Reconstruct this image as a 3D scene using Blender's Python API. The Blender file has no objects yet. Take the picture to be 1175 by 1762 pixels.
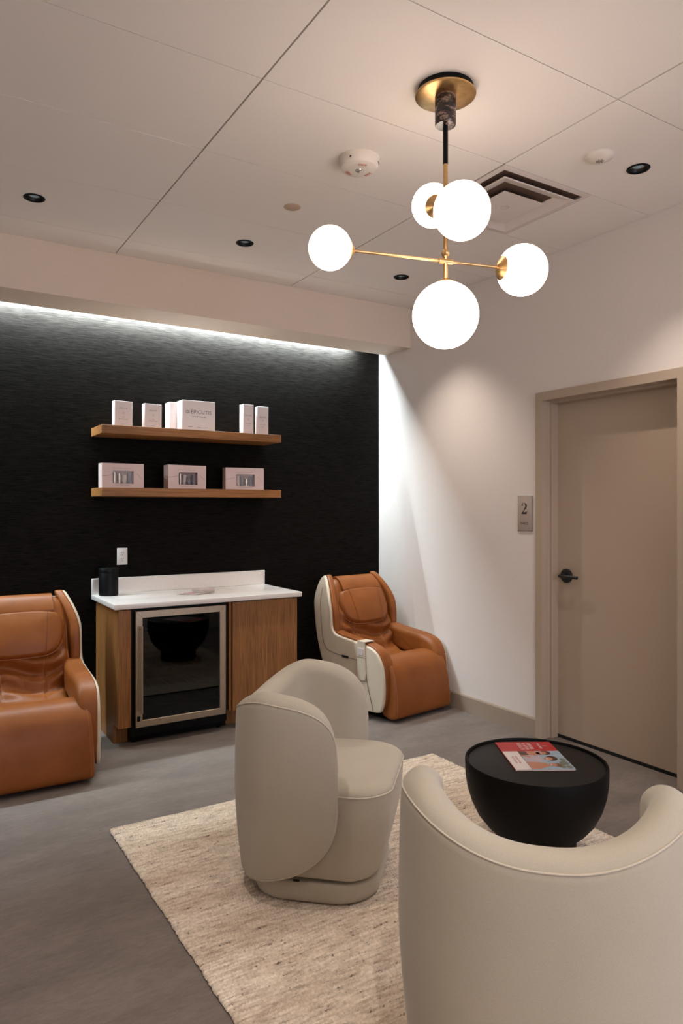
import bpy, bmesh, math, random
import numpy as np
from mathutils import Vector, Matrix
random.seed(7)
rng = np.random.default_rng(7)
S = bpy.context.scene
COL = S.collection
PI = math.pi

# ------------------------------------------------------------------ camera, world, exposure
YAW = math.radians(31.9)
cam_d = bpy.data.cameras.new('camera')
cam = bpy.data.objects.new('camera', cam_d)
COL.objects.link(cam)
cam.location = (0, 0, 1.45)
cam.rotation_euler = (PI/2, 0, -YAW)
cam_d.sensor_fit = 'HORIZONTAL'
cam_d.sensor_width = 24.0
cam_d.lens = 24.0*1218.0/1175.0
cam_d.shift_y = -6.0/1175.0
cam_d.clip_start = 0.05
S.camera = cam
w = bpy.data.worlds.new('world'); S.world = w; w.use_nodes = True
w.node_tree.nodes['Background'].inputs[0].default_value = (0.9, 0.95, 1.0, 1)
w.node_tree.nodes['Background'].inputs[1].default_value = 0.02
S.view_settings.view_transform = 'Standard'
S.view_settings.look = 'None'
S.view_settings.exposure = 0.55
S.view_settings.gamma = 1.0
S.view_settings.use_curve_mapping = False

# ------------------------------------------------------------------ room constants
XR, YB, ZC = 3.426, 4.905, 3.03
XL, YN = -2.4, -2.6
YF, ZS, YS = 4.47, 2.72, 4.787      # soffit front, soffit underside, slot edge

# light numbers
K_GLOBE = 4.1
K_DOWN = 42.0
K_COVE = 290.0
C_WARM = (1.0, 0.835, 0.69)
C_DOWN = (1.0, 0.88, 0.77)

def lamp(name, kind, loc, energy, color, parent=None, **kw):
    d = bpy.data.lights.new(name, kind); d.energy = energy; d.color = color
    for k, v in kw.items():
        if k != 'rot': setattr(d, k, v)
    o = bpy.data.objects.new(name, d); COL.objects.link(o)
    if parent: o.parent = parent
    o.location = loc
    o.rotation_euler = kw.get('rot', (0, 0, 0))
    return o

# cove LED behind the soffit (long, narrow, washes the black wall)
lamp('cove_light', 'AREA', ((XL+XR)/2-0.12, YS+0.062, 2.775), K_COVE, (0.78, 0.93, 1.0),
     shape='RECTANGLE', size=XR-XL-0.34, size_y=0.02, rot=(math.radians(52), 0, 0))
# cool fill light, added together with the unseen rear window (behind the camera)
lamp('added_cool_fill', 'AREA', (2.2, YN+0.05, 1.55), 26.0, (0.45, 0.64, 1.0),
     shape='RECTANGLE', size=1.7, size_y=1.9, rot=(PI/2, 0, 0))

# ------------------------------------------------------------------ material helpers
def srgb(r, g, b):
    f = lambda c: (c/255/12.92) if c/255 <= 0.04045 else ((c/255+0.055)/1.055)**2.4
    return (f(r), f(g), f(b), 1)

class NT:
    def __init__(s, name, rough=0.5, metal=0.0, color=(.5, .5, .5, 1), spec=0.5):
        s.m = bpy.data.materials.new(name); s.m.use_nodes = True
        s.t = s.m.node_tree; s.b = s.t.nodes['Principled BSDF']
        s.set('Base Color', color); s.set('Roughness', rough); s.set('Metallic', metal)
        s.set('Specular IOR Level', spec)
    def set(s, k, v): s.b.inputs[k].default_value = v
    def n(s, kind, **kw):
        x = s.t.nodes.new(kind)
        for k, v in kw.items():
            if k in x.inputs.keys(): x.inputs[k].default_value = v
            else: setattr(x, k, v)
        return x
    def l(s, a, b): s.t.links.new(a, b)
    def coord(s, scale=(1, 1, 1), rot=(0, 0, 0)):
        tc = s.n('ShaderNodeTexCoord'); mp = s.n('ShaderNodeMapping')
        mp.inputs['Scale'].default_value = scale; mp.inputs['Rotation'].default_value = rot
        s.l(tc.outputs['Object'], mp.inputs['Vector']); return mp.outputs[0]
    def noise(s, vec, scale, detail=3, rough=0.5):
        x = s.n('ShaderNodeTexNoise'); x.inputs['Scale'].default_value = scale
        x.inputs['Detail'].default_value = detail; x.inputs['Roughness'].default_value = rough
        s.l(vec, x.inputs['Vector']); return x.outputs[0]
    def ramp(s, fac, stops):
        r = s.n('ShaderNodeValToRGB'); e = r.color_ramp.elements
        e[0].position, e[0].color = stops[0]; e[1].position, e[1].color = stops[-1]
        for p, c in stops[1:-1]:
            k = e.new(p); k.color = c
        s.l(fac, r.inputs[0]); return r.outputs[0]
    def bump(s, h, strength=0.3, dist=0.002):
        x = s.n('ShaderNodeBump'); x.inputs['Strength'].default_value = strength
        x.inputs['Distance'].default_value = dist
        s.l(h, x.inputs['Height']); s.l(x.outputs[0], s.b.inputs['Normal'])
    def mix(s, a, b, fac, mode='MIX'):
        x = s.n('ShaderNodeMix', data_type='RGBA', blend_type=mode)
        for v, i in ((a, 6), (b, 7), (fac, 0)):
            if hasattr(v, 'links'): s.l(v, x.inputs[i])
            else: x.inputs[i].default_value = v
        return x.outputs[2]

def plain(name, col, rough=0.5, metal=0.0, spec=0.5, nscale=60, amt=0.05, bump=0.0, bd=0.001):
    """simple procedural: base colour with a slight mottling and relief"""
    t = NT(name, rough, metal, col, spec)
    v = t.coord(); nz = t.noise(v, nscale, 3)
    lo = tuple(c*(1-amt) for c in col[:3])+(1,); hi = tuple(min(1, c*(1+amt)) for c in col[:3])+(1,)
    t.l(t.ramp(nz, [(0.3, lo), (0.7, hi)]), t.b.inputs['Base Color'])
    if bump: t.bump(nz, bump, bd)
    return t.m

M = {}
M['wall'] = plain('wall_paint', srgb(226, 217, 211), 0.85, spec=0.2, nscale=90, amt=0.015, bump=0.08)
M['soffit'] = plain('soffit_paint', srgb(226, 210, 194), 0.85, spec=0.2, nscale=90, amt=0.015, bump=0.05)
M['tile'] = plain('ceiling_panel', srgb(238, 230, 223), 0.9, spec=0.1, nscale=260, amt=0.03, bump=0.15)
M['grid'] = plain('ceiling_grid', srgb(96, 74, 62), 0.8, nscale=20, amt=0.05)
M['taupe'] = plain('taupe_paint', srgb(178, 160, 141), 0.5, nscale=240, amt=0.02, bump=0.05)
M['base'] = plain('taupe_vinyl', srgb(160, 144, 128), 0.5, nscale=100, amt=0.02)
M['black'] = plain('black_metal', (0.006, 0.0065, 0.0075, 1), 0.45, nscale=50, amt=0.05)
M['satin'] = plain('black_plastic', (0.003, 0.003, 0.003, 1), 0.45, spec=0.15, nscale=50, amt=0.05)
M['table'] = plain('black_table', (0.0035, 0.003, 0.0028, 1), 0.55, spec=0.12, nscale=200, amt=0.1, bump=0.05)
M['tray'] = plain('dark_tray', (0.010, 0.0085, 0.0075, 1), 0.5, spec=0.18, nscale=200, amt=0.1, bump=0.05)
M['white'] = plain('white_plastic', srgb(225, 220, 216), 0.45, nscale=60, amt=0.01)
M['quartz'] = plain('white_quartz', srgb(222, 215, 209), 0.22, nscale=35, amt=0.02)
M['card'] = plain('white_card', srgb(232, 222, 220), 0.55, nscale=40, amt=0.01)
M['pinkcard'] = plain('pink_card', srgb(206, 184, 180), 0.5, nscale=40, amt=0.01)
M['greytext'] = plain('grey_print', srgb(96, 86, 86), 0.6, nscale=40, amt=0.02)
M['lighttext'] = plain('pale_print', srgb(150, 134, 132), 0.6, nscale=40, amt=0.02)
M['silver'] = plain('silver_tube', srgb(196, 190, 184), 0.2, metal=0.6, nscale=40, amt=0.02)
M['bluegrey'] = plain('bluegrey_tube', srgb(140, 140, 158), 0.35, nscale=40, amt=0.02)
M['cream'] = plain('cream_shell', srgb(205, 191, 170), 0.42, nscale=30, amt=0.015)
M['inktext'] = plain('black_print', srgb(22, 18, 18), 0.6, nscale=40, amt=0.02)
M['sign'] = plain('taupe_sign', srgb(178, 162, 152), 0.45, nscale=40, amt=0.02)
M['red'] = plain('red_print', srgb(160, 20, 26), 0.3, nscale=30, amt=0.02)
M['fired'] = plain('alarm_red_print', srgb(205, 105, 90), 0.5, nscale=30, amt=0.02)
M['whiteprint'] = plain('white_print', srgb(202, 190, 186), 0.35, nscale=30, amt=0.01)
M['pinkprint'] = plain('pink_print', srgb(205, 150, 148), 0.5, nscale=30, amt=0.01)
M['skyprint'] = plain('sky_print', srgb(138, 156, 170), 0.3, nscale=40, amt=0.12)
M['skin'] = plain('skin_print', srgb(172, 116, 90), 0.3, nscale=60, amt=0.06)
M['hairprint'] = plain('hair_print', srgb(62, 38, 28), 0.3, nscale=90, amt=0.2)
M['lilacprint'] = plain('lilac_print', srgb(164, 152, 160), 0.3, nscale=60, amt=0.06)
M['greenprint'] = plain('green_print', srgb(100, 106, 92), 0.3, nscale=160, amt=0.4)
M['brownprint'] = plain('brown_print', srgb(110, 70, 48), 0.3, nscale=60, amt=0.2)
M['plate'] = plain('tan_plate', srgb(196, 170, 146), 0.6, nscale=30, amt=0.02)
M['page'] = plain('paper_edge', srgb(196, 188, 178), 0.7, nscale=200, amt=0.1)
M['detector'] = plain('detector_white', srgb(226, 216, 204), 0.4, nscale=30, amt=0.01)

def mk_brass():
    t = NT('brushed_brass', 0.3, 1.0, (0.72, 0.46, 0.2, 1))
    v = t.coord((1, 1, 30)); nz = t.noise(v, 30, 3)
    t.l(t.ramp(nz, [(0.3, (0.66, 0.41, 0.17, 1)), (0.7, (0.80, 0.53, 0.25, 1))]), t.b.inputs['Base Color'])
    t.set('Anisotropic', 0.6); return t.m
M['brass'] = mk_brass()
def mk_steel():
    t = NT('stainless_steel', 0.38, 1.0, (0.6, 0.55, 0.5, 1))
    v = t.coord((1, 1, 1)); nz = t.noise(v, 300, 2)
    t.l(t.ramp(nz, [(0.3, (0.37, 0.29, 0.21, 1)), (0.7, (0.45, 0.36, 0.265, 1))]), t.b.inputs['Base Color'])
    return t.m
M['steel'] = mk_steel()
def mk_marble():
    t = NT('dark_marble', 0.2, 0, (0.03, 0.02, 0.02, 1))
    v = t.coord((1, 1, 2.2)); a = t.noise(v, 22, 5, 0.65)
    t.l(t.ramp(a, [(0.42, (0.018, 0.012, 0.010, 1)), (0.52, (0.05, 0.03, 0.024, 1)), (0.56, (0.34, 0.24, 0.19, 1)),
                   (0.60, (0.05, 0.03, 0.025, 1)), (0.75, (0.10, 0.055, 0.045, 1))]), t.b.inputs['Base Color'])
    return t.m
M['marble'] = mk_marble()
def mk_wood(name, scale, rot=(0, 0, 0)):
    t = NT(name, 0.5, 0, (0.3, 0.15, 0.07, 1), 0.35)
    v = t.coord(scale, rot); g = t.noise(v, 1.0, 6, 0.6)
    v2 = t.coord(tuple(s*0.25 for s in scale), rot); g2 = t.noise(v2, 1.0, 3)
    c = t.ramp(g, [(0.32, srgb(114, 73, 37)), (0.5, srgb(141, 94, 48)), (0.68, srgb(161, 109, 61))])
    c2 = t.ramp(g2, [(0.3, (0.82, 0.80, 0.78, 1)), (0.7, (1.05, 1.05, 1.05, 1))])
    t.l(t.mix(c, c2, 1.0, 'MULTIPLY'), t.b.inputs['Base Color'])
    t.bump(g, 0.15, 0.0006); return t.m
M['oak_v'] = mk_wood('oak_vertical_grain', (170, 170, 5))
M['oak_h'] = mk_wood('oak_shelf_grain', (5, 120, 190))
def mk_floor():
    t = NT('concrete_look_vinyl', 0.6, 0, (0.2, 0.17, 0.15, 1), 0.3)
    v = t.coord((1, 2.2, 1)); a = t.noise(v, 2.4, 5, 0.6); v2 = t.coord((6, 22, 6)); b = t.noise(v2, 3.0, 4, 0.7)
    v3 = t.coord(); d = t.noise(v3, 260, 2)
    c = t.ramp(a, [(0.25, srgb(106, 97, 91)), (0.75, srgb(131, 121, 114))])
    c2 = t.ramp(b, [(0.3, (0.84, 0.83, 0.82, 1)), (0.7, (1.1, 1.1, 1.1, 1))])
    c3 = t.ramp(d, [(0.3, (0.9, 0.9, 0.9, 1)), (0.7, (1.08, 1.08, 1.08, 1))])
    t.l(t.mix(t.mix(c, c2, 1.0, 'MULTIPLY'), c3, 1.0, 'MULTIPLY'), t.b.inputs['Base Color'])
    t.bump(d, 0.1, 0.001); return t.m
M['floor'] = mk_floor()
def mk_blackwall():
    t = NT('black_linen_wallcovering', 0.6, 0, (0.01, 0.01, 0.01, 1), 0.02)
    v = t.coord((14, 14, 210)); a = t.noise(v, 1.0, 3, 0.6); v2 = t.coord((260, 260, 30)); b = t.noise(v2, 1.0, 2)
    c = t.ramp(a, [(0.3, (0.0032, 0.0026, 0.0022, 1)), (0.7, (0.0120, 0.0100, 0.0087, 1))])
    t.l(c, t.b.inputs['Base Color'])
    m = t.n('ShaderNodeMath', operation='ADD'); t.l(a, m.inputs[0]); t.l(b, m.inputs[1])
    t.bump(m.outputs[0], 0.35, 0.0015); return t.m
M['blackwall'] = mk_blackwall()
def mk_fabric(name, c0, c1):
    t = NT(name, 0.95, 0, c0, 0.1)
    v = t.coord(); a = t.noise(v, 900, 2); b = t.noise(v, 5, 2)
    c = t.ramp(a, [(0.3, c0), (0.7, c1)])
    c2 = t.ramp(b, [(0.3, (0.96, 0.96, 0.96, 1)), (0.7, (1.02, 1.02, 1.02, 1))])
    t.l(t.mix(c, c2, 1.0, 'MULTIPLY'), t.b.inputs['Base Color'])
    t.set('Sheen Weight', 0.25); t.set('Sheen Roughness', 0.5)
    t.bump(a, 0.25, 0.0006); return t.m
M['ivory'] = mk_fabric('ivory_fabric', srgb(172, 163, 145), srgb(188, 179, 163))
M['ivorypipe'] = mk_fabric('ivory_piping', srgb(190, 180, 163), srgb(204, 194, 178))
def mk_leather():
    t = NT('tan_leather', 0.44, 0, (0.4, 0.15, 0.05, 1), 0.3)
    v = t.coord(); a = t.noise(v, 420, 3); b = t.noise(v, 7, 3)
    c = t.ramp(b, [(0.3, srgb(129, 72, 28)), (0.7, srgb(143, 82, 35))])
    t.l(c, t.b.inputs['Base Color']); t.bump(a, 0.12, 0.0006); return t.m
M['leather'] = mk_leather()
M['seam'] = plain('leather_seam', srgb(112, 62, 36), 0.6, nscale=60, amt=0.05)
M['leatherpipe'] = plain('leather_piping', srgb(164, 104, 62), 0.45, nscale=60, amt=0.04)
M['creamseam'] = plain('cream_seam', srgb(84, 66, 56), 0.6, nscale=60, amt=0.05)
def mk_rug():
    t = NT('woven_wool', 0.95, 0, (0.5, 0.4, 0.3, 1), 0.05)
    a = t.noise(t.coord((11, 75, 1)), 1.0, 5, 0.7)       # row-wise streaks
    b = t.noise(t.coord((0.8, 5.5, 1)), 1.0, 3)           # broad bands
    f = t.noise(t.coord((60, 85, 1)), 1.0, 2, 0.5)         # dark flecks
    c = t.ramp(b, [(0.35, srgb(206, 189, 170)), (0.5, srgb(225, 211, 194)), (0.68, srgb(236, 225, 210))])
    c2 = t.ramp(a, [(0.36, (0.60, 0.56, 0.54, 1)), (0.47, (0.86, 0.84, 0.82, 1)), (0.60, (1.04, 1.04, 1.04, 1))])
    m1 = t.n('ShaderNodeMath', operation='MULTIPLY'); t.l(f, m1.inputs[0]); t.l(a, m1.inputs[1])
    c3 = t.ramp(m1.outputs[0], [(0.125, (0.28, 0.25, 0.24, 1)), (0.165, (1, 1, 1, 1))])
    g = t.noise(t.coord((85, 70, 1)), 1.0, 1, 0.5)          # single loops differ a little
    c4 = t.ramp(g, [(0.35, (0.84, 0.83, 0.82, 1)), (0.62, (1.04, 1.04, 1.04, 1))])
    t.l(t.mix(t.mix(t.mix(c, c2, 1.0, 'MULTIPLY'), c4, 1.0, 'MULTIPLY'), c3, 1.0, 'MULTIPLY'), t.b.inputs['Base Color'])
    t.set('Sheen Weight', 0.2)
    return t.m
M['rug'] = mk_rug()
M['rugback'] = plain('rug_backing', srgb(70, 54, 42), 0.9, nscale=200, amt=0.2)
def mk_emit(name, col, k):
    m = bpy.data.materials.new(name); m.use_nodes = True; t = m.node_tree
    b = t.nodes['Principled BSDF']; b.inputs['Base Color'].default_value = (.9, .9, .9, 1)
    b.inputs['Emission Color'].default_value = (*col, 1); b.inputs['Emission Strength'].default_value = k
    return m
M['globe'] = mk_emit('opal_glass_lit', C_WARM, K_GLOBE)
M['led'] = mk_emit('led_strip_lit', (0.78, 0.93, 1.0), 6.0)
M['fillpane'] = mk_emit('fill_pane_glow', (0.74, 0.83, 1.0), 0.8)  # glow for the panes of the added, unseen rear window
def mk_glass(name, tint, rough, trans):
    m = bpy.data.materials.new(name); m.use_nodes = True; b = m.node_tree.nodes['Principled BSDF']
    b.inputs['Base Color'].default_value = tint; b.inputs['Roughness'].default_value = rough
    b.inputs['Transmission Weight'].default_value = trans; b.inputs['IOR'].default_value = 1.36
    return m
def mk_lens():
    m = bpy.data.materials.new('downlight_lens'); m.use_nodes = True; b = m.node_tree.nodes['Principled BSDF']
    b.inputs['Base Color'].default_value = (0.12, 0.14, 0.15, 1); b.inputs['Roughness'].default_value = 0.12
    b.inputs['Emission Color'].default_value = (0.75, 0.9, 1, 1); b.inputs['Emission Strength'].default_value = 0.07
    return m
M['darkglass'] = mk_glass('tinted_cooler_glass', (0.12, 0.125, 0.12, 1), 0.02, 1.0)
M['film'] = mk_glass('clear_window_film', (0.95, 0.93, 0.92, 1), 0.08, 1.0)
M['acrylic'] = mk_glass('clear_acrylic', (0.92, 0.9, 0.88, 1), 0.05, 0.8)
M['lens'] = mk_lens()
M['dark'] = plain('dark_void', (0.003, 0.003, 0.003, 1), 0.9, nscale=30, amt=0.05)
M['perf'] = plain('perforated_grey', (0.10, 0.085, 0.075, 1), 0.6, nscale=900, amt=0.5)
M['ventgrey'] = plain('vent_throat', srgb(150, 132, 120), 0.6, nscale=700, amt=0.3)
M['ventwhite'] = plain('vent_enamel', srgb(222, 210, 204), 0.4, nscale=30, amt=0.01)

# ------------------------------------------------------------------ object helpers
def wloc(p):
    v = Vector((0, 0, 0))
    while p is not None:
        v += p.location; p = p.parent
    return v

def link(name, me, parent=None, mats=None, smooth=None):
    o = bpy.data.objects.new(name, me); COL.objects.link(o)
    if parent is not None: o.parent = parent
    for m in (mats if isinstance(mats, (list, tuple)) else [mats]):
        if m is not None: me.materials.append(M[m])
    if smooth is not None:
        for p in me.polygons: p.use_smooth = True
        if smooth < 179:
            b = bmesh.new(); b.from_mesh(me)
            for e in b.edges:
                if len(e.link_faces) == 2 and e.calc_face_angle(0) > math.radians(smooth): e.smooth = False
            b.to_mesh(me); b.free()
    return o

def mesh(name, V, F, mat, parent=None, smooth=None, world=False, midx=None):
    """V in the parent's local frame, or in world space (unrotated parents) with world=True"""
    off = wloc(parent) if world and parent is not None else Vector((0, 0, 0))
    me = bpy.data.meshes.new(name)
    me.from_pydata([tuple(Vector(v)-off) for v in V], [], F)
    if midx is not None:
        o = link(name, me, parent, mat, smooth)
        for p, i in zip(me.polygons, midx): p.material_index = i
        return o
    me.validate(); 
    b = bmesh.new(); b.from_mesh(me); bmesh.ops.recalc_face_normals(b, faces=b.faces); b.to_mesh(me); b.free()
    return link(name, me, parent, mat, smooth)

def top(o, label, cat, group=None, kind=None):
    o['label'] = label; o['category'] = cat
    if group: o['group'] = group
    if kind: o['kind'] = kind
    return o

def thing(name, label, cat, loc=(0, 0, 0), rz=0, group=None):
    o = bpy.data.objects.new(name, None); COL.objects.link(o)
    o.location = loc; o.rotation_euler = (0, 0, rz); o.empty_display_size = 0.1
    return top(o, label, cat, group)

def boxVF(x0, x1, y0, y1, z0, z1):
    V = [(x0, y0, z0), (x1, y0, z0), (x1, y1, z0), (x0, y1, z0), (x0, y0, z1), (x1, y0, z1), (x1, y1, z1), (x0, y1, z1)]
    F = [(0, 3, 2, 1), (4, 5, 6, 7), (0, 1, 5, 4), (1, 2, 6, 5), (2, 3, 7, 6), (3, 0, 4, 7)]
    return V, F

def box(name, x0, x1, y0, y1, z0, z1, mat, parent=None, bev=0.0, seg=2, world=True):
    V, F = boxVF(x0, x1, y0, y1, z0, z1)
    off = wloc(parent) if world and parent is not None else Vector((0, 0, 0))
    b = bmesh.new()
    vs = [b.verts.new(Vector(v)-off) for v in V]
    for f in F: b.faces.new([vs[i] for i in f])
    if bev > 0: bmesh.ops.bevel(b, geom=list(b.edges), offset=bev, segments=seg, affect='EDGES', profile=0.5)
    me = bpy.data.meshes.new(name); b.to_mesh(me); b.free()
    return link(name, me, parent, mat, 40 if bev > 0 else None)

def boxes(name, L, mat, parent=None, world=True):
    V, F = [], []
    for a in L:
        v, f = boxVF(*a); n = len(V); V += v; F += [tuple(i+n for i in q) for q in f]
    return mesh(name, V, F, mat, parent, world=world)

def lathe(name, prof, mat, parent=None, seg=48, center=(0, 0, 0), smooth=35, axis=None, cap=True):
    """prof: list of (r,z); axis: optional Matrix applied"""
    V, F = [], []
    for (r, z) in prof:
        for i in range(seg):
            a = 2*PI*i/seg
            V.append(Vector((r*math.cos(a), r*math.sin(a), z)))
    n = len(prof)
    for j in range(n-1):
        for i in range(seg):
            k = (i+1) % seg
            F.append((j*seg+i, j*seg+k, (j+1)*seg+k, (j+1)*seg+i))
    if cap and prof[0][0] > 1e-6: F.append(tuple(range(seg))[::-1])
    if cap and prof[-1][0] > 1e-6: F.append(tuple((n-1)*seg+i for i in range(seg)))
    if axis is not None: V = [axis @ v for v in V]
    V = [v+Vector(center) for v in V]
    me = bpy.data.meshes.new(name); me.from_pydata([tuple(v) for v in V], [], F)
    b = bmesh.new(); b.from_mesh(me); bmesh.ops.remove_doubles(b, verts=b.verts, dist=1e-6)
    bmesh.ops.recalc_face_normals(b, faces=b.faces); b.to_mesh(me); b.free()
    return link(name, me, parent, mat, smooth)

def align_z(d):
    return Vector((0, 0, 1)).rotation_difference(Vector(d).normalized()).to_matrix().to_4x4()

def cyl(name, p0, p1, r, mat, parent=None, seg=20, bev=0.0):
    p0, p1 = Vector(p0), Vector(p1); L = (p1-p0).length
    prof = [(0, 0), (r-bev, 0), (r, bev), (r, L-bev), (r-bev, L), (0, L)] if bev else [(0, 0), (r, 0), (r, L), (0, L)]
    return lathe(name, prof, mat, parent, seg, p0, 35, align_z(p1-p0))

def tube(name, pts, r, mat, parent=None, seg=8, closed=False, cap=True):
    P = [Vector(p) for p in pts]; n = len(P); V, F = [], []
    up = None
    for i in range(n):
        if closed: t = (P[(i+1) % n]-P[i-1])
        else: t = P[min(i+1, n-1)]-P[max(i-1, 0)]
        t.normalize()
        if up is None:
            up = t.orthogonal().normalized()
        up = (up - t*up.dot(t)); up.normalize() if up.length > 1e-6 else None
        s = t.cross(up)
        for k in range(seg):
            a = 2*PI*k/seg
            V.append(P[i]+up*(r*math.cos(a))+s*(r*math.sin(a)))
    m = n if closed else n-1
    for i in range(m):
        j = (i+1) % n
        for k in range(seg):
            l = (k+1) % seg
            F.append((i*seg+k, i*seg+l, j*seg+l, j*seg+k))
    if not closed and cap:
        F.append(tuple(range(seg))[::-1]); F.append(tuple((n-1)*seg+k for k in range(seg)))
    return mesh(name, V, F, mat, parent, smooth=60)

def smooth_closed(P, n):
    """Catmull-Rom through closed control points -> n points, evenly spaced"""
    P = np.array(P, float); m = len(P); out = []
    for i in range(m):
        p0, p1, p2, p3 = P[i-1], P[i], P[(i+1) % m], P[(i+2) % m]
        for t in np.linspace(0, 1, 24, endpoint=False):
            out.append(0.5*((2*p1)+(-p0+p2)*t+(2*p0-5*p1+4*p2-p3)*t*t+(-p0+3*p1-3*p2+p3)*t**3))
    out = np.array(out); d = np.r_[0, np.cumsum(np.linalg.norm(np.diff(np.r_[out, out[:1]], axis=0), axis=1))]
    s = np.linspace(0, d[-1], n, endpoint=False); o2 = np.r_[out, out[:1]]
    return np.c_[np.interp(s, d, o2[:, 0]), np.interp(s, d, o2[:, 1])]

def smooth_open(P, n):
    P = np.array(P, float); m = len(P); out = []
    for i in range(m-1):
        p0, p1, p2, p3 = P[max(i-1, 0)], P[i], P[i+1], P[min(i+2, m-1)]
        for t in np.linspace(0, 1, 24, endpoint=False):
            out.append(0.5*((2*p1)+(-p0+p2)*t+(2*p0-5*p1+4*p2-p3)*t*t+(-p0+3*p1-3*p2+p3)*t**3))
    out.append(P[-1]); out = np.array(out)
    d = np.r_[0, np.cumsum(np.linalg.norm(np.diff(out, axis=0), axis=1))]
    s = np.linspace(0, d[-1], n)
    return np.stack([np.interp(s, d, out[:, k]) for k in range(out.shape[1])], 1)

def puff(name, prof, t0, t1, r0, r1, mapf, mat, parent=None, n=72, raw=False, mid=1, disp=None, steps=6):
    """closed profile (u,v) swept from t0 to t1 with rounded rims of radius r0/r1"""
    P = np.array(prof, float) if raw else smooth_closed(prof, n)
    n = len(P)
    T = np.roll(P, -1, 0)-np.roll(P, 1, 0); T /= np.linalg.norm(T, axis=1)[:, None]+1e-9
    area = 0.5*np.sum(P[:, 0]*np.roll(P[:, 1], -1)-np.roll(P[:, 0], -1)*P[:, 1])
    N = np.c_[-T[:, 1], T[:, 0]]*(1 if area > 0 else -1)      # inward
    sl = []
    sg = 1 if t1 > t0 else -1
    for k in range(steps+1):
        a = k/steps*PI/2; sl.append((t0+sg*r0*(1-math.sin(a)), r0*(1-math.cos(a)))) if False else sl.append((t0+sg*r0*(1-math.cos(a)), r0*(1-math.sin(a))))
    if mid > 1:
        for k in range(1, mid): sl.append((t0+sg*r0+(t1-t0-sg*(r0+r1))*k/mid, 0))
    for k in range(steps, -1, -1):
        a = k/steps*PI/2; sl.append((t1-sg*r1*(1-math.cos(a)), r1*(1-math.sin(a))))
    V, F = [], []
    for (t, ins) in sl:
        Q = P+N*ins
        for (u, v) in Q:
            q = Vector(mapf(u, v, t))
            if disp: q = disp(q, u, v, t)
            V.append(q)
    m = len(sl)
    for j in range(m-1):
        for i in range(n):
            k = (i+1) % n
            F.append((j*n+i, j*n+k, (j+1)*n+k, (j+1)*n+i))
    for j in (0, m-1):
        F.append(tuple(j*n+i for i in range(n)))
    return mesh(name, V, F, mat, parent, smooth=50)

def text_mesh(s, size):
    c = bpy.data.curves.new('t', 'FONT'); c.body = s; c.size = size; c.align_x = 'CENTER'; c.align_y = 'CENTER'
    c.extrude = 0.0002; c.resolution_u = 2
    o = bpy.data.objects.new('t', c); me = bpy.data.meshes.new_from_object(o)
    bpy.data.objects.remove(o); bpy.data.curves.remove(c); return me

def lettering(items, origin, right, up, mat, parent, name='lettering'):
    """items: list of (text, size, x, y) in the plane; or ('#bar', w, x, y, h); one mesh"""
    R, U = Vector(right).normalized(), Vector(up).normalized(); Nn = R.cross(U)
    off = Vector((0, 0, 0)); V, F = [], []
    for it in items:
        if it[0] == '#bar':
            _, wd, x, y, h = it
            vs = [(x-wd/2, y-h/2, 0.0002), (x+wd/2, y-h/2, 0.0002), (x+wd/2, y+h/2, 0.0002), (x-wd/2, y+h/2, 0.0002)]; fs = [(0, 1, 2, 3)]
        elif it[0] == '#ring':
            _, rad, x, y, h = it; vs = []; fs = []
            for i in range(16):
                a = 2*PI*i/16
                vs += [(x+rad*math.cos(a), y+rad*math.sin(a), .0002), (x+(rad-h)*math.cos(a), y+(rad-h)*math.sin(a), .0002)]
                j = (i+1) % 16; fs.append((2*i, 2*j, 2*j+1, 2*i+1))
        elif it[0] == '#poly':
            vs = [(p[0], p[1], 0.0002) for p in it[1]]; fs = [tuple(range(len(vs)))]
        else:
            me = text_mesh(it[0], it[1]); sx = it[4] if len(it) > 4 else 1
            vs = [(v.co.x*sx+it[2], v.co.y+it[3], v.co.z) for v in me.vertices]; fs = [tuple(p.vertices) for p in me.polygons]
            bpy.data.meshes.remove(me)
        n = len(V)
        V += [Vector(origin)+R*a+U*b+Nn*c for a, b, c in vs]; F += [tuple(i+n for i in f) for f in fs]
    me = bpy.data.meshes.new(name); me.from_pydata([tuple(v) for v in V], [], F)
    o = link(name, me, parent, mat)
    if name == 'lettering': o['kind'] = 'stuff'
    return o

def struct(o):
    o['kind'] = 'structure'; return o

# ------------------------------------------------------------------ room shell
fl = struct(box('floor', XL-0.1, XR+0.2, YN-0.1, YB+0.1, -0.1, 0.0, 'floor'))
wb = struct(box('wall_back', XL-0.1, XR+0.25, YB, YB+0.1, 0.0, ZC+0.1, 'blackwall'))
struct(box('wall_left', XL-0.1, XL, YN-0.1, YB, 0.0, ZC+0.1, 'wall'))
# rear wall (behind the camera), opened for a window added to fill the room
struct(boxes('wall_rear', [(XL, 1.3, YN-0.1, YN, 0, ZC+0.1), (3.1, XR, YN-0.1, YN, 0, ZC+0.1),
                           (1.3, 3.1, YN-0.1, YN, 0, 0.55), (1.3, 3.1, YN-0.1, YN, 2.55, ZC+0.1)], 'wall'))
win = struct(boxes('fill_window_1', [(1.3, 1.36, YN-0.08, YN-0.02, .55, 2.55), (3.04, 3.1, YN-0.08, YN-0.02, .55, 2.55), (2.17, 2.23, YN-0.08, YN-0.02, .61, 2.49),
                                (1.36, 3.04, YN-0.08, YN-0.02, .55, .61), (1.36, 3.04, YN-0.08, YN-0.02, 2.49, 2.55)], 'taupe'))
box('pane', 1.36, 2.17, YN-0.055, YN-0.045, .61, 2.49, 'fillpane', win); box('pane', 2.23, 3.04, YN-0.055, YN-0.045, .61, 2.49, 'fillpane', win)  # glowing panes belong to the added fill window
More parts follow.
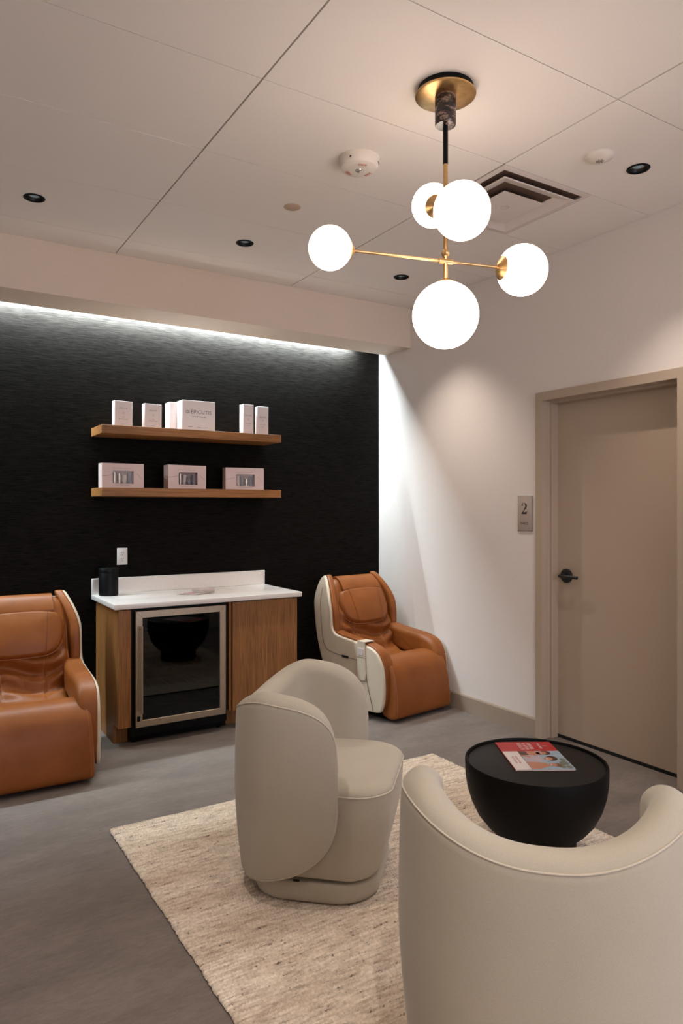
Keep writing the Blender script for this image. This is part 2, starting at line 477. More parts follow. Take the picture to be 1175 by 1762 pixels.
# right wall with the door opening
DY0, DY1, DZ = 2.195, 3.108, 2.126          # clear opening
FW = 0.053
struct(boxes('wall_right', [(XR, XR+0.2, YN-0.1, DY0-0.04, 0, ZC+0.1), (XR, XR+0.2, DY1+0.04, YB, 0, ZC+0.1),
                            (XR, XR+0.2, DY0-0.04, DY1+0.04, DZ+0.04, ZC+0.1)], 'wall'))
# baseboards
def baseboard(name, y0, y1):
    P = [(XR, 0), (XR-0.011, 0), (XR-0.011, 0.108), (XR-0.006, 0.118), (XR, 0.120)]
    V = [(x, y, z) for y in (y0, y1) for x, z in P]; n = len(P)
    F = [tuple((i, (i+1) % n, n+(i+1) % n, n+i)) for i in range(n)]+[tuple(range(n)), tuple(range(n, 2*n))[::-1]]
    return struct(mesh(name, V, F, 'base'))
baseboard('baseboard_right', DY1+FW, YB)
baseboard('baseboard_front', YN, DY0-FW)
# soffit (gypsum drop) with the light slot behind it
sof = struct(mesh('trim_1', [(x, y, z) for x in (XL, XR) for y, z in ((YF, ZS), (YS-0.0, ZS), (YS-0.0, ZS+0.03), (YS-0.012, ZS+0.03), (YS-0.012, ZC+0.02), (YF, ZC+0.02))],
     [(0, 1, 7, 6), (1, 2, 8, 7), (2, 3, 9, 8), (3, 4, 10, 9), (4, 5, 11, 10), (5, 0, 6, 11), (0, 5, 4, 3, 2, 1), (6, 7, 8, 9, 10, 11)], 'soffit'))
sof['label'] = 'dropped soffit across the black wall with a lit slot behind it'
box('led_strip', XL+0.02, XR-0.02, YS-0.004, YS+0.004, ZS+0.034, ZS+0.042, 'led', sof)

# ceiling: dark grid plane + lay-in panels
ceil = struct(box('ceiling', XL-0.1, XR+0.2, YN-0.1, YF+0.01, ZC+0.012, ZC+0.08, 'grid'))
def make_hole_tile(w, d, cx, cy, r, h=0.012, n=48):
    """rect w x d (origin at centre), circular hole"""
    V, F = [], []
    hw, hd = w/2, d/2
    angs = sorted(set([2*PI*i/n for i in range(n)]+[math.atan2(sy*hd-cy, sx*hw-cx) % (2*PI) for sx in (-1, 1) for sy in (-1, 1)]))
    for a in angs:
        c, s = math.cos(a), math.sin(a)
        tx = ((hw if c > 0 else -hw)-cx)/c if abs(c) > 1e-9 else 1e9
        ty = ((hd if s > 0 else -hd)-cy)/s if abs(s) > 1e-9 else 1e9
        t = min(tx, ty)
        V += [(cx+r*c, cy+r*s, 0), (cx+t*c, cy+t*s, 0), (cx+t*c, cy+t*s, h), (cx+r*c, cy+r*s, h)]
    m = len(angs)
    for i in range(m):
        j = (i+1) % m
        F += [(4*i, 4*j, 4*j+1, 4*i+1), (4*i+1, 4*j+1, 4*j+2, 4*i+2), (4*i+3, 4*i, 4*j, 4*j+3)[::-1], (4*i+2, 4*j+2, 4*j+3, 4*i+3)]
    me = bpy.data.meshes.new('ceiling_tile'); me.from_pydata(V, [], F)
    b = bmesh.new(); b.from_mesh(me); bmesh.ops.recalc_face_normals(b, faces=b.faces); b.to_mesh(me); b.free()
    me.materials.append(M['tile']); return me
GX = [XL, -1.31, -0.09, 1.13, 2.35, XR]
GY = [YN, -1.90, -1.29, -0.68, -0.07, 0.54, 1.15, 1.757, 2.363, 2.968, 3.58, 4.195, YF]
DL = [(0.576, 3.879), (1.737, 3.879), (2.899, 3.884), (2.909, 2.064), (0.52, 2.06), (-0.70, 3.88), (-0.70, 2.06), (0.52, 0.235), (1.74, 0.235), (2.899, 0.235), (-0.70, .235), (1.74, -2.2), (0.52, -2.2), (2.899, -2.2)]  # visible lights first, then unseen ones added for bounce light
cache = {}
GAPX, GAPY = 0.0036, 0.0019
for i in range(len(GX)-1):
    for j in range(len(GY)-1):
        x0, x1, y0, y1 = GX[i]+GAPX, GX[i+1]-GAPX, GY[j]+GAPY, GY[j+1]-GAPY
        if i == 4: x1 = XR-0.002
        if j == len(GY)-2: y1 = YF-0.002
        if i == 4 and j == 8:          # the diffuser takes the left half of this bay
            x0 = 2.96
        cx, cy = (x0+x1)/2, (y0+y1)/2
        hole = [d for d in DL if x0 < d[0] < x1 and y0 < d[1] < y1]
        if hole:
            me = make_hole_tile(x1-x0, y1-y0, hole[0][0]-cx, hole[0][1]-cy, 0.044)
        else:
            key = (round(x1-x0, 4), round(y1-y0, 4))
            if key not in cache:
                b = bmesh.new(); V, F = boxVF(-(x1-x0)/2, (x1-x0)/2, -(y1-y0)/2, (y1-y0)/2, 0, 0.012)
                vs = [b.verts.new(v) for v in V]
                for f in F: b.faces.new([vs[k] for k in f])
                me = bpy.data.meshes.new('ceiling_tile'); b.to_mesh(me); b.free(); me.materials.append(M['tile']); cache[key] = me
            me = cache[key]
        o = bpy.data.objects.new('ceiling_tile', me); COL.objects.link(o); o.parent = ceil
        o.location = (cx, cy, ZC+random.uniform(-0.0006, 0.0006))

# ------------------------------------------------------------------ door
dr = struct(mesh('door_1', [(a, b, c) for a in (XR+0.122, XR+0.162) for b, c in ((DY0-0.004, 0.02), (DY1-0.009, 0.02), (DY1-0.009, DZ-0.012), (DY0-0.004, DZ-0.012))],
     [(0, 1, 2, 3), (4, 7, 6, 5), (0, 4, 5, 1), (1, 5, 6, 2), (2, 6, 7, 3), (3, 7, 4, 0)], 'taupe'))
dr['label'] = 'flat taupe flush door with a round black lever set'
frm = []
def framebar(y0, y1, z0, z1):
    frm.append((XR-0.012, XR+0.062, y0, y1, z0, z1))
g = 0.0
frame = boxes('frame', [
    (XR-0.012, XR+0.062, DY1, DY1+FW, 0, DZ+FW), (XR+0.062, XR+0.2, DY1-0.014+0.0, DY1+FW, 0, DZ+FW-0.001),
    (XR-0.012, XR+0.062, DY0-FW, DY0, 0, DZ+FW), (XR+0.062, XR+0.2, DY0-FW, DY0-0.006, 0, DZ+FW-0.001),
    (XR-0.012, XR+0.062, DY0, DY1, DZ, DZ+FW), (XR+0.062, XR+0.118, DY0, DY1-0.014, DZ-0.014, DZ+FW-0.001), (XR+0.118, XR+0.2, DY0, DY1-0.014, DZ-0.002, DZ+FW-0.001)],
    'taupe', dr)
box('frame', XR+0.030, XR+0.036, DY1-0.002, DY1+0.001, 0, DZ, 'taupe', dr)
box('undercut_shade', XR+0.119, XR+0.165, DY0-0.004, DY1-0.014, 0.0, 0.0195, 'dark', dr)  # dark strip standing in for the shade in the undercut gap
box('backing', XR+0.19, XR+0.20, DY0-0.03, DY1+0.03, 0.0, DZ+0.03, 'dark', dr)
# lever set
KX, KY, KZ = XR+0.122, 3.022, 1.028
hs = lathe('door_handle', [(0, 0), (0.043, 0), (0.0445, 0.003), (0.0445, 0.010), (0.040, 0.013), (0.016, 0.014), (0.014, 0.055), (0.010, 0.058), (0, 0.058)], 'black', dr, 40,
           (KX, KY, KZ), 35, align_z((-1, 0, 0)))
tube('lever', [(KX-0.052, KY+0.018, KZ), (KX-0.054, KY+0.004, KZ), (KX-0.055, KY-0.04, KZ), (KX-0.053, KY-0.09, KZ-0.001), (KX-0.050, KY-0.118, KZ-0.002)], 0.0105, 'black', hs, 14)

# room sign
sg = thing('room_sign', 'small taupe number 2 sign on the white wall left of the door frame', 'sign', (XR, 3.255, 1.305))
box('backer', XR-0.004, XR-0.001, 3.191, 3.319, 1.303, 1.532, 'acrylic', sg, 0.0008)
box('plate', XR-0.009, XR-0.0042, 3.196, 3.314, 1.309, 1.527, 'sign', sg, 0.0006)
# right = -y, up = z (seen from the room)
def two_poly(cx, cy, h):
    pts_o = [(0.02, .78), (0.06, .90), (0.18, .985), (0.34, 1.0), (0.50, .97), (0.62, .88), (0.66, .76), (0.62, .62), (0.50, .47), (0.34, .32), (0.20, .17),
             (0.52, .17), (0.60, .20), (0.64, .29), (0.68, .29), (0.64, 0.0), (0.0, 0.0), (0.0, .05), (0.16, .23), (0.32, .42), (0.42, .57), (0.47, .72), (0.46, .85), (0.40, .93), (0.30, .96), (0.19, .94), (0.13, .88),
             (0.17, .83), (0.17, .77), (0.12, .72), (0.06, .72)]
    return [(cx+(x-0.34)*h, cy+(y-0.5)*h) for x, y in pts_o]
so_ = (-0.0093, 0, 0.113)
lettering([('#poly', two_poly(-0.002, 0.032, 0.072))], so_, (0, -1, 0), (0, 0, 1), 'inktext', sg, 'numeral')
lettering([('TWO', 0.022, -0.002, -0.066, 1.25)], so_, (0, -1, 0), (0, 0, 1), 'inktext', sg)

# ------------------------------------------------------------------ ceiling fixtures
def downlight(x, y, label, k=1.0):
    t = thing('downlight', label, 'ceiling light', (x, y, ZC), 0, 'recessed black downlights')
    lathe('trim_ring', [(0.040, 0.0), (0.052, -0.0005), (0.0525, -0.0025), (0.050, -0.005), (0.043, -0.0055), (0.040, -0.003), (0.040, 0.0)], 'satin', t, 40, cap=False)
    lathe('reflector', [(0.0402, -0.002), (0.039, 0.006), (0.034, 0.020), (0.030, 0.030), (0.0305, 0.031), (0.043, 0.031), (0.043, -0.001)], 'black', t, 40, cap=False)
    lathe('lens', [(0, 0.004), (0.012, 0.005), (0.024, 0.009), (0.0335, 0.018), (0.033, 0.024), (0, 0.026)], 'lens', t, 32)
    lamp('bulb', 'SPOT', (0, 0, -0.006), K_DOWN*k, C_DOWN, t, spot_size=math.radians(92), spot_blend=0.9, shadow_soft_size=0.014)
    return t
dl_lab = ['recessed black downlight at the far left of the ceiling', 'recessed black downlight left of the chandelier, above the cabinet',
          'small recessed black downlight just left of the lowest globe of the chandelier', 'recessed black downlight near the right wall beside the slotted detector']
for k, (x, y) in enumerate(DL):
    if k < 4: downlight(x, y, dl_lab[k], (0.08, 0.9, 1.35, 1.0)[k])
    else: downlight(x, y, 'added downlight outside the view for bounce light', {4: 1.0, 5: 0.1, 6: 0.3, 7: 1.4, 8: 0.5, 9: 0.3, 10: 1.2, 11: 9.0, 12: 14.0, 13: 4.0}[k])  # unseen lights, added so the room gets more reflected light

# smoke / speaker detector
sd = thing('fire_alarm', 'round white ceiling alarm with faint red lettering and a central lens', 'smoke detector', (1.757, 2.672, ZC))
lathe('body', [(0, 0), (0.092, 0), (0.092, -0.010), (0.089, -0.018), (0.088, -0.034), (0.082, -0.046), (0.070, -0.052), (0.040, -0.0535), (0, -0.0535)], 'detector', sd, 56)
lathe('lens', [(0, -0.060), (0.010, -0.0595), (0.016, -0.057), (0.018, -0.0535), (0, -0.0535)], 'silver', sd, 24)
def ring_text(s, size, r, a0, parent, z):
    o = lettering([(s, size, 0, 0)], (r*math.cos(a0), r*math.sin(a0), z), (-math.sin(a0), math.cos(a0), 0), (math.cos(a0)*-1, math.sin(a0)*-1, 0), 'fired', parent)
    return o
for a in (0.2, 2.1, 4.4): ring_text('FIRE', 0.022, 0.056, a, sd, -0.0542)
for a, wd in ((-2.6, 0.004), (-0.75, 0.012)):
    boxes('slot', [(-wd, wd, -0.0895, -0.086, -0.030, -0.024)], 'dark', sd, world=False).rotation_euler = (0, 0, a+PI/2)
# slotted detector
st = thing('slotted_detector', 'low round white ceiling sensor with a slotted grille near the right wall', 'smoke detector', (2.656, 2.08, ZC))
lathe('body', [(0, 0), (0.062, 0), (0.062, -0.006), (0.057, -0.013), (0.040, -0.020), (0.030, -0.024), (0, -0.026)], 'detector', st, 40)
for k in range(7):
    a = 2*PI*k/7+0.2
    o = boxes('grille_slot', [(-0.0012, 0.0012, 0.005, 0.018, -0.0270, -0.0235)], 'perf', st, world=False); o.rotation_euler = (0, 0, a)
# cover plate
cp = lathe('cover_plate', [(0, 0), (0.044, 0), (0.044, -0.002), (0.041, -0.004), (0, -0.004)], 'plate', None, 40)
cp.location = (1.741, 3.284, ZC); top(cp, 'flat round tan cover plate on the ceiling left of the chandelier', 'cover plate')

# air diffuser (stepped square cones)
vt = thing('air_diffuser', 'square white louvred air diffuser set into the ceiling behind the globes', 'air vent', (2.655, 2.6655, ZC))
def sq_ring(name, o0, z0, o1, z1, th, mat):
    """sloping square frame between half-widths o0 (at z0) and o1 (at z1)"""
    V, F = [], []
    for (o, z) in ((o0, z0), (o1, z1), (o1, z1+th), (o0, z0+th)):
        V += [(-o, -o, z), (o, -o, z), (o, o, z), (-o, o, z)]
    for a in range(4):
        b = (a+1) % 4
        for i in range(4):
            j = (i+1) % 4; F.append((a*4+i, a*4+j, b*4+j, b*4+i))
    return mesh(name, V, F, mat, vt)
H = 0.3
sq_ring('outer_frame', H, -0.002, H-0.030, -0.004, 0.006, 'ventwhite')
sq_ring('throat', H-0.030, -0.004, H-0.060, 0.050, 0.004, 'ventgrey')
sq_ring('louvre', H-0.062, -0.020, H-0.132, 0.006, 0.003, 'ventwhite')
sq_ring('louvre_lip', H-0.058, -0.019, H-0.062, -0.020, 0.004, 'ventwhite')
mesh('centre_plate', [(-.120, -.120, -0.008), (.120, -.120, -0.008), (.120, .120, -0.008), (-.120, .120, -0.008), (-.142, -.142, -0.022), (.142, -.142, -0.022), (.142, .142, -0.022), (-.142, .142, -0.022)],
     [(4, 5, 6, 7), (0, 1, 5, 4), (1, 2, 6, 5), (2, 3, 7, 6), (3, 0, 4, 7), (3, 2, 1, 0)], 'ventwhite', vt)
lathe('screw', [(0, -0.0235), (0.006, -0.023), (0.007, -0.022), (0, -0.022)], 'ventwhite', vt, 16)
lathe('rosette', [(0.020, -0.022), (0.0205, -0.0225), (0.0215, -0.022)], 'ventgrey', vt, 24, cap=False)
box('plenum', -0.27, 0.27, -0.27, 0.27, 0.055, 0.06, 'dark', vt, world=False)
boxes('duct_collar', [(-.27, -.262, -.27, .27, .0, .055), (.262, .27, -.27, .27, .0, .055), (-.27, .27, -.27, -.262, .0, .055), (-.27, .27, .262, .27, .0, .055)], 'perf', vt, world=False)

# ------------------------------------------------------------------ chandelier
CX, CY = 1.740, 2.055
ch = thing('chandelier', 'brass chandelier with five glowing white glass globes hanging from a marble mount', 'chandelier', (CX, CY, ZC))
z = lambda h: h-ZC
lathe('mount', [(0, 0), (0.104, 0), (0.104, -0.022), (0, -0.022)], 'satin', ch, 56)
lathe('canopy', [(0, -0.0225), (0.1, -0.0225), (0.113, -0.024), (0.114, -0.027), (0.105, -0.030), (0, -0.033)], 'brass', ch, 72)
lathe('marble_cylinder', [(0, -0.031), (0.039, -0.031), (0.0395, -0.034), (0.0395, -0.136), (0.037, -0.140), (0, -0.140)], 'marble', ch, 48)
cyl('black_stem', (0, 0, -0.138), (0, 0, z(2.745)), 0.0095, 'satin', ch, 20)
cyl('stem', (0, 0, z(2.745)), (0, 0, z(2.29)), 0.0085, 'brass', ch, 20)
sq = lathe('hub', [(0, -0.017), (0.006, -0.016), (0.012, -0.011), (0.0155, 0), (0.012, 0.011), (0.006, 0.016), (0, 0.017)], 'brass', ch, 24, (0, 0, z(2.41)))
def sphere(name, c, r, mat, parent, n=32):
    return lathe(name, [(max(0, r*math.sin(PI*i/n)), -r*math.cos(PI*i/n)) for i in range(n+1)], mat, parent, 64, c, 179)
def globe(c, r, toward, capr=0.55):
    c = Vector(c); d = Vector(toward).normalized()
    g = sphere('glass_globe', c, r, 'globe', ch)
    a = math.asin(capr); pr = []
    for i in range(9):
        t = a*(1-i/8); pr.append(((r+0.002)*math.sin(t), (r+0.002)*math.cos(t)))
    pr = [(p[0], p[1]) for p in pr]
    out = [(0, r+0.013), (0.012, r+0.012), ((r+0.006)*math.sin(a*0.6), (r+0.007)*math.cos(a*0.6)), ((r+0.004)*math.sin(a), (r+0.004)*math.cos(a)*1.0)]
    lathe('globe_cap', out+pr, 'brass', g, 32, c, 40, align_z(d))
    return g
zm = z(2.380)
dm = Vector((0.968, -0.249, 0)).normalized()
pL = -dm*0.453+Vector((0, 0, zm)); pR = dm*0.329+Vector((0, 0, zm))
cyl('arm', pL+dm*0.07, Vector((0, 0, zm))+dm*0.0, 0.0055, 'brass', ch, 16)
cyl('arm', pR-dm*0.09, Vector((0, 0, zm))-dm*0.0, 0.0055, 'brass', ch, 16)
cyl('arm_socket', Vector((0, 0, zm))-dm*0.030, Vector((0, 0, zm))+dm*0.030, 0.0105, 'brass', ch, 20, 0.002)
globe(pL, 0.0775, dm, 0.42); globe(pR, 0.0985, -dm, 0.45)
# upper tilted arm
pA = Vector((0.110, 0.209, z(2.690))); pB = Vector((-0.125, -0.233, z(2.459)))
dt = (pA-pB).normalized(); mid = pB+dt*((-pB.xy).length/dt.xy.length)
cyl('arm', pB+dt*0.08, pA-dt*0.07, 0.0055, 'brass', ch, 16)
cyl('arm_socket', mid-dt*0.028, mid+dt*0.028, 0.0105, 'brass', ch, 20, 0.002)
globe(pA, 0.0865, -dt, 0.5); globe(pB, 0.0965, dt, 0.5)
globe((0, 0, z(2.177)), 0.1245, (0, 0, 1), 0.30)

# ------------------------------------------------------------------ shelves and their boxes
def shelf(z0, z1, label):
    o = box('floating_shelf', 1.081, 2.354, 4.612, YB-0.0005, z0, z1, 'oak_h', None, 0.0015, 1)
    return top(o, label, 'shelf', 'floating oak shelves')
shelf(1.930, 1.985, 'upper floating oak shelf holding the tall white boxes')
shelf(1.529, 1.584, 'lower floating oak shelf holding the three windowed gift boxes')
Z1, Z2 = 1.9855, 1.5845
def rotbox(name, label, xc, yc, w_, d_, h_, z0, rz, mat, group, bev=0.0012):
    t = thing(name, label, 'box', (xc, yc, z0), rz, group)
    box('carton', -w_/2, w_/2, -d_/2, d_/2, 0, h_, mat, t, bev, 1, world=False)
    return t
def front_letters(t, w_, d_, items, mat):
    return lettering(items, (0, -d_/2-0.0003, 0), (1, 0, 0), (0, 0, 1), mat, t)
G1, G2 = 'white skincare cartons on the upper shelf', 'windowed gift boxes on the lower shelf'
def small_carton(label, xc, yc, w_, d_, h_, rz):
    t = rotbox('carton_box', label, xc, yc, w_, d_, h_, Z1, rz, 'card', G1)
    it = [('EPICUTIS', 0.0125, 0, h_*0.72, 1.05), ('#ring', 0.006, 0, h_*0.53, 0.0015), ('LIPID', 0.007, 0, h_*.37), ('RECOVERY MASK', 0.0078, 0, h_*.30), ('#bar', 0.028, 0, h_*.10, 0.0018)]
    front_letters(t, w_, d_, it, 'lighttext'); 
    return t
small_carton('white carton with grey lettering at the left end of the upper shelf', 1.232, 4.70, 0.118, 0.050, 0.166, 0.10)
small_carton('white carton with grey lettering, second from the left on the upper shelf', 1.428, 4.70, 0.118, 0.048, 0.162, 0.10)
t = rotbox('carton_box', 'large white square carton with bold grey lettering on the upper shelf', 1.740, 4.705, 0.236, 0.105, 0.204, Z1, 0.0, 'card', G1)
front_letters(t, .236, .105, [('EPICUTIS', 0.036, 0.018, 0.125, 1.05), ('#ring', 0.011, -0.083, 0.125, 0.002), ('#ring', 0.007, -0.083, 0.125, 0.0015), ('#ring', 0.009, -0.070, 0.125, 0.0015), ('LUXURY SKINCARE', 0.011, 0.005, 0.094),
      ('#bar', 0.03, -0.06, 0.022, 0.0022), ('#bar', 0.018, 0.0, 0.022, 0.0022), ('#bar', 0.028, 0.055, 0.022, 0.0022)], 'greytext')
t = rotbox('carton_box', 'plain white carton standing behind the large lettered carton, its side showing', 1.672, 4.815, 0.20, 0.095, 0.200, Z1, 0.0, 'card', G1)
def slim_carton(label, xc, yc, w_, h_, rz):
    t = rotbox('carton_box', label, xc, yc, w_, 0.058, h_, Z1, rz, 'card', G1)
    front_letters(t, w_, .058, [('EPICUTIS', 0.0135, 0, h_*0.62, 0.95), ('#ring', 0.006, 0, h_*0.50, 0.0015), ('ARCTIGENIN', 0.0075, 0, h_*.36), ('#bar', 0.022, 0, h_*.28, 0.0014)], 'lighttext')
slim_carton('tall slim white carton, the left one of the pair at the shelf\'s right end', 2.118, 4.70, 0.084, 0.212, 0.05)
slim_carton('slim white carton turned slightly, the right one of the pair at the shelf\'s right end', 2.238, 4.70, 0.084, 0.205, -0.13)

def gift_box(label, xc, yc, w_, d_, h_, rz, wx, var):
    """box with a real window cut in its front, tubes inside, clear film over it"""
    t = thing('gift_box', label, 'box', (xc, yc, Z2), rz, G2)
    hw, hd = w_/2, d_/2; a0, a1 = wx-0.068, wx+0.068; z0, z1 = h_*0.17, h_*0.70
    e = 0.0015
    V, F = [], []
    L = [(-hw, hw, -hd+e, -hd+2*e, 0, 0.001), (-hw, -hw+e, -hd, hd, 0, h_), (hw-e, hw, -hd, hd, 0, h_), (-hw+e, hw-e, -hd, hd, 0, e), (-hw+e, hw-e, -hd, hd, h_-e, h_), (-hw+e, hw-e, hd-e, hd, e, h_-e),
         (-hw+e, a0, -hd, -hd+e, e, h_-e), (a1, hw-e, -hd, -hd+e, e, h_-e), (a0, a1, -hd, -hd+e, e, z0), (a0, a1, -hd, -hd+e, z1, h_-e)]
    boxes('carton', L, 'pinkcard', t, world=False)
    boxes('liner', [(a0-0.004, a1+0.004, -hd+0.038, -hd+0.040, e, h_-e), (a0-0.004, a0, -hd+e, -hd+0.038, e, h_-e), (a1, a1+0.004, -hd+e, -hd+0.038, e, h_-e)], 'pinkcard', t, world=False)
    xs = [wx-0.050, wx-0.020, wx+0.012, wx+0.046]
    hs_ = [0.070, 0.064, 0.050, 0.066]; rr = [0.010, 0.013, 0.015, 0.014]; mm = ['silver', 'silver', 'card', 'bluegrey']
    for i in range(4):
        r = rr[i]; hh = hs_[i]
        lathe('tube', [(0, 0), (r*0.8, 0), (r*0.8, 0.014), (r, 0.015), (r, hh), (0, hh)], mm[(i+var) % 4 if i < 3 else 3], t, 20, (xs[i], -hd+0.021, z0+0.004))
    box('window_film', a0-0.002, a1+0.002, -hd+e, -hd+e+0.0006, z0-0.002, z1+0.002, 'film', t, world=False)
    front_letters(t, w_, d_, [('THE DISCOVERY COLLECTION', 0.0088, wx-0.01, h_*0.80), ('CLEAN LUXURY SKINCARE SET', 0.0078, wx, h_*0.105), ('#poly', [(-hw, h_*.46), (-hw+.045, h_*.49), (-hw+.07, h_*.55), (-hw+.07, h_*.56), (-hw+.04, h_*.505), (-hw, h_*.475)]),
         ('#poly', [(hw-.045, h_*.60), (hw-.012, h_*.38), (hw-.012, h_*.365), (hw-.047, h_*.59)])], 'lighttext')
    return t
gift_box('pink windowed gift box at the left end of the lower shelf', 1.232, 4.722, 0.272, 0.085, 0.160, 0.02, 0.0, 0)
gift_box('pink windowed gift box in the middle of the lower shelf', 1.667, 4.722, 0.274, 0.085, 0.162, 0.045, 0.005, 1)
gift_box('pink windowed gift box at the right end of the lower shelf', 2.108, 4.735, 0.285, 0.080, 0.158, -0.12, 0.005, 2)

# outlet
ou = thing('wall_outlet', 'white duplex power outlet on the black wall above the counter', 'outlet', (1.285, YB, 1.067))
box('cover', 1.250, 1.320, YB-0.006, YB-0.0005, 1.067, 1.181, 'white', ou, 0.002)
for zc in (1.144, 1.104):
    so = lathe('socket', [(0, 0.0), (0.0168, 0), (0.0168, 0.0015), (0.0155, 0.0025), (0, 0.0025)], 'white', ou, 28, (0, -0.006, zc-1.067), 35, align_z((0, -1, 0)))
    for sx, hh in ((-0.0062, 0.0045), (0.0062, 0.0036)):
        box('slot', sx-0.0012, sx+0.0012, -0.0089, -0.0084, zc-1.067+0.0045-hh, zc-1.067+0.0045+hh, 'dark', so, world=False)
    lathe('slot', [(0, 0), (0.0026, 0), (0.0026, 0.0005), (0, 0.0005)], 'dark', so, 12, (0, -0.0084, zc-1.067-0.008), 35, align_z((0, -1, 0)))

# ------------------------------------------------------------------ cabinet, counter, cooler
cb = thing('base_cabinet', 'oak base cabinet with a black finger pull beside the wine cooler', 'cabinet', (1.72, 4.60, 0))
FY = 4.330
def side_notch(name, x0, x1):
    P = [(FY+0.02, 0.118), (FY+0.02, 0.840), (YB-0.002, 0.840), (YB-0.002, 0), (4.450, 0), (4.450, 0.118)]
    V = [(x, y, zz) for x in (x0, x1) for y, zz in P]; n = 6
    F = [tuple(range(n)), tuple(range(n, 2*n))]+[(i, (i+1) % n, n+(i+1) % n, n+i) for i in range(n)]
    return mesh(name, V, F, 'oak_v', cb, world=True)
side_notch('side_panel', 1.112, 1.131); side_notch('side_panel', 1.835, 1.851); side_notch('side_panel', 2.314, 2.332)
box('stile', 1.112, 1.189, FY, FY+0.019, 0.118, 0.832, 'oak_v', cb, 0.001, 1)
box('filler_panel', 1.170, 1.189, FY+0.02, 4.88, 0.12, 0.84, 'oak_v', cb)
box('toe_kick', 1.132, 1.199, 4.450, 4.466, 0, 0.118, 'oak_v', cb)
box('toe_kick', 1.852, 2.313, 4.452, 4.466, 0, 0.118, 'oak_v', cb)
dd = box('cabinet_door', 1.853, 2.332, FY, FY+0.019, 0.120, 0.834, 'oak_v', cb, 0.001, 1)
box('finger_pull', 1.872, 1.972, FY-0.004, FY+0.012, 0.8345, 0.8385, 'black', dd)
boxes('carcass', [(1.851, 2.314, FY+0.03, YB-0.01, 0.12, 0.14), (1.851, 2.314, YB-0.02, YB-0.01, 0.14, 0.84)], 'oak_v', cb)

ct = thing('countertop', 'white quartz countertop with a low upstand over the oak cabinet', 'countertop', (1.72, 4.60, 0.842))
box('slab', 1.081, 2.354, 4.295, YB-0.0005, 0.8425, 0.875, 'quartz', ct, 0.004, 3)
box('backsplash', 1.082, 2.353, 4.884, YB-0.0005, 0.8755, 0.980, 'quartz', ct, 0.0015, 1)

wc = thing('wine_cooler', 'stainless framed glass door wine cooler under the white counter', 'wine cooler', (1.51, 4.6, 0))
x0, x1, z0, z1, fy = 1.2135, 1.800, 0.112, 0.822, 4.318
boxes('housing', [(1.20, 1.212, fy+0.045, 4.86, 0.05, 0.835), (1.802, 1.83, fy+0.06, 4.86, 0.05, 0.835), (1.212, 1.802, 4.84, 4.86, .05, .835),
                  (1.212, 1.802, fy+0.045, 4.84, .823, .835), (1.212, 1.802, fy+0.045, 4.84, .05, .11)], 'satin', wc)
boxes('kick_grille', [(1.20, 1.83, 4.40, 4.41, 0.012, 0.048)]+[(1.20, 1.83, 4.396, 4.40, 0.014+i*0.008, 0.018+i*0.008) for i in range(4)], 'satin', wc)
for xx in (1.23, 1.79): cyl('foot', (xx-1.51, -0.175, 0.0), (xx-1.51, -0.175, 0.05), 0.015, 'satin', wc, 16)
for xx in (1.23, 1.79): cyl('foot', (xx-1.51, 0.2, 0.0), (xx-1.51, 0.2, 0.05), 0.015, 'satin', wc, 16)
fw = 0.042
def rail(P):
    n = len(P); V = [(x, fy, zz) for x, zz in P]+[(x, fy+0.035, zz) for x, zz in P]
    F = [tuple(range(n)), tuple(range(n, 2*n))]+[(i, (i+1) % n, n+(i+1) % n, n+i) for i in range(n)]
    o = mesh('frame_rail', V, F, 'steel', wc, world=True)
    b = bmesh.new(); b.from_mesh(o.data); bmesh.ops.bevel(b, geom=list(b.edges), offset=0.0012, segments=1, affect='EDGES'); b.to_mesh(o.data); b.free()
    return o
rail([(x0, z0), (x1, z0), (x1-fw, z0+fw), (x0+fw, z0+fw)]); rail([(x0, z1), (x1, z1), (x1-fw, z1-fw), (x0+fw, z1-fw)])
rail([(x0, z0), (x0+fw, z0+fw), (x0+fw, z1-fw), (x0, z1)]); rail([(x1, z0), (x1-fw, z0+fw), (x1-fw, z1-fw), (x1, z1)])
box('glass_pane', x0+fw-0.003, x1-fw+0.003, fy+0.006, fy+0.012, z0+fw-0.003, z1-fw+0.003, 'darkglass', wc)
box('liner', x0+fw, x1-fw, fy+0.34, fy+0.345, z0+fw, z1-fw, 'satin', wc)
for k in range(5):
    zz = 0.20+k*0.115
    rk = box('wire_rack', x0+0.046, x1-0.046, fy+0.045, fy+0.055, zz, zz+0.018, 'satin', wc)
    boxes('rack_wire', [(x0+0.06+i*0.045, x0+0.063+i*0.045, fy+0.055, fy+0.335, zz+0.008, zz+0.011) for i in range(11)], 'black', rk)
hd = cyl('handle', (1.2405-1.51, fy-0.038-4.6, 0.205), (1.2405-1.51, fy-0.038-4.6, 0.735), 0.0075, 'steel', wc, 20, 0.001)
for zz in (0.225, 0.715): cyl('handle_post', (1.2405-1.51, fy-4.6+0.001, zz), (1.2405-1.51, fy-0.034-4.6, zz), 0.0055, 'steel', hd, 14)
lock = box('lock', 1.222, 1.240, fy-0.004, fy, 0.150, 0.182, 'satin', wc, 0.001, 1)

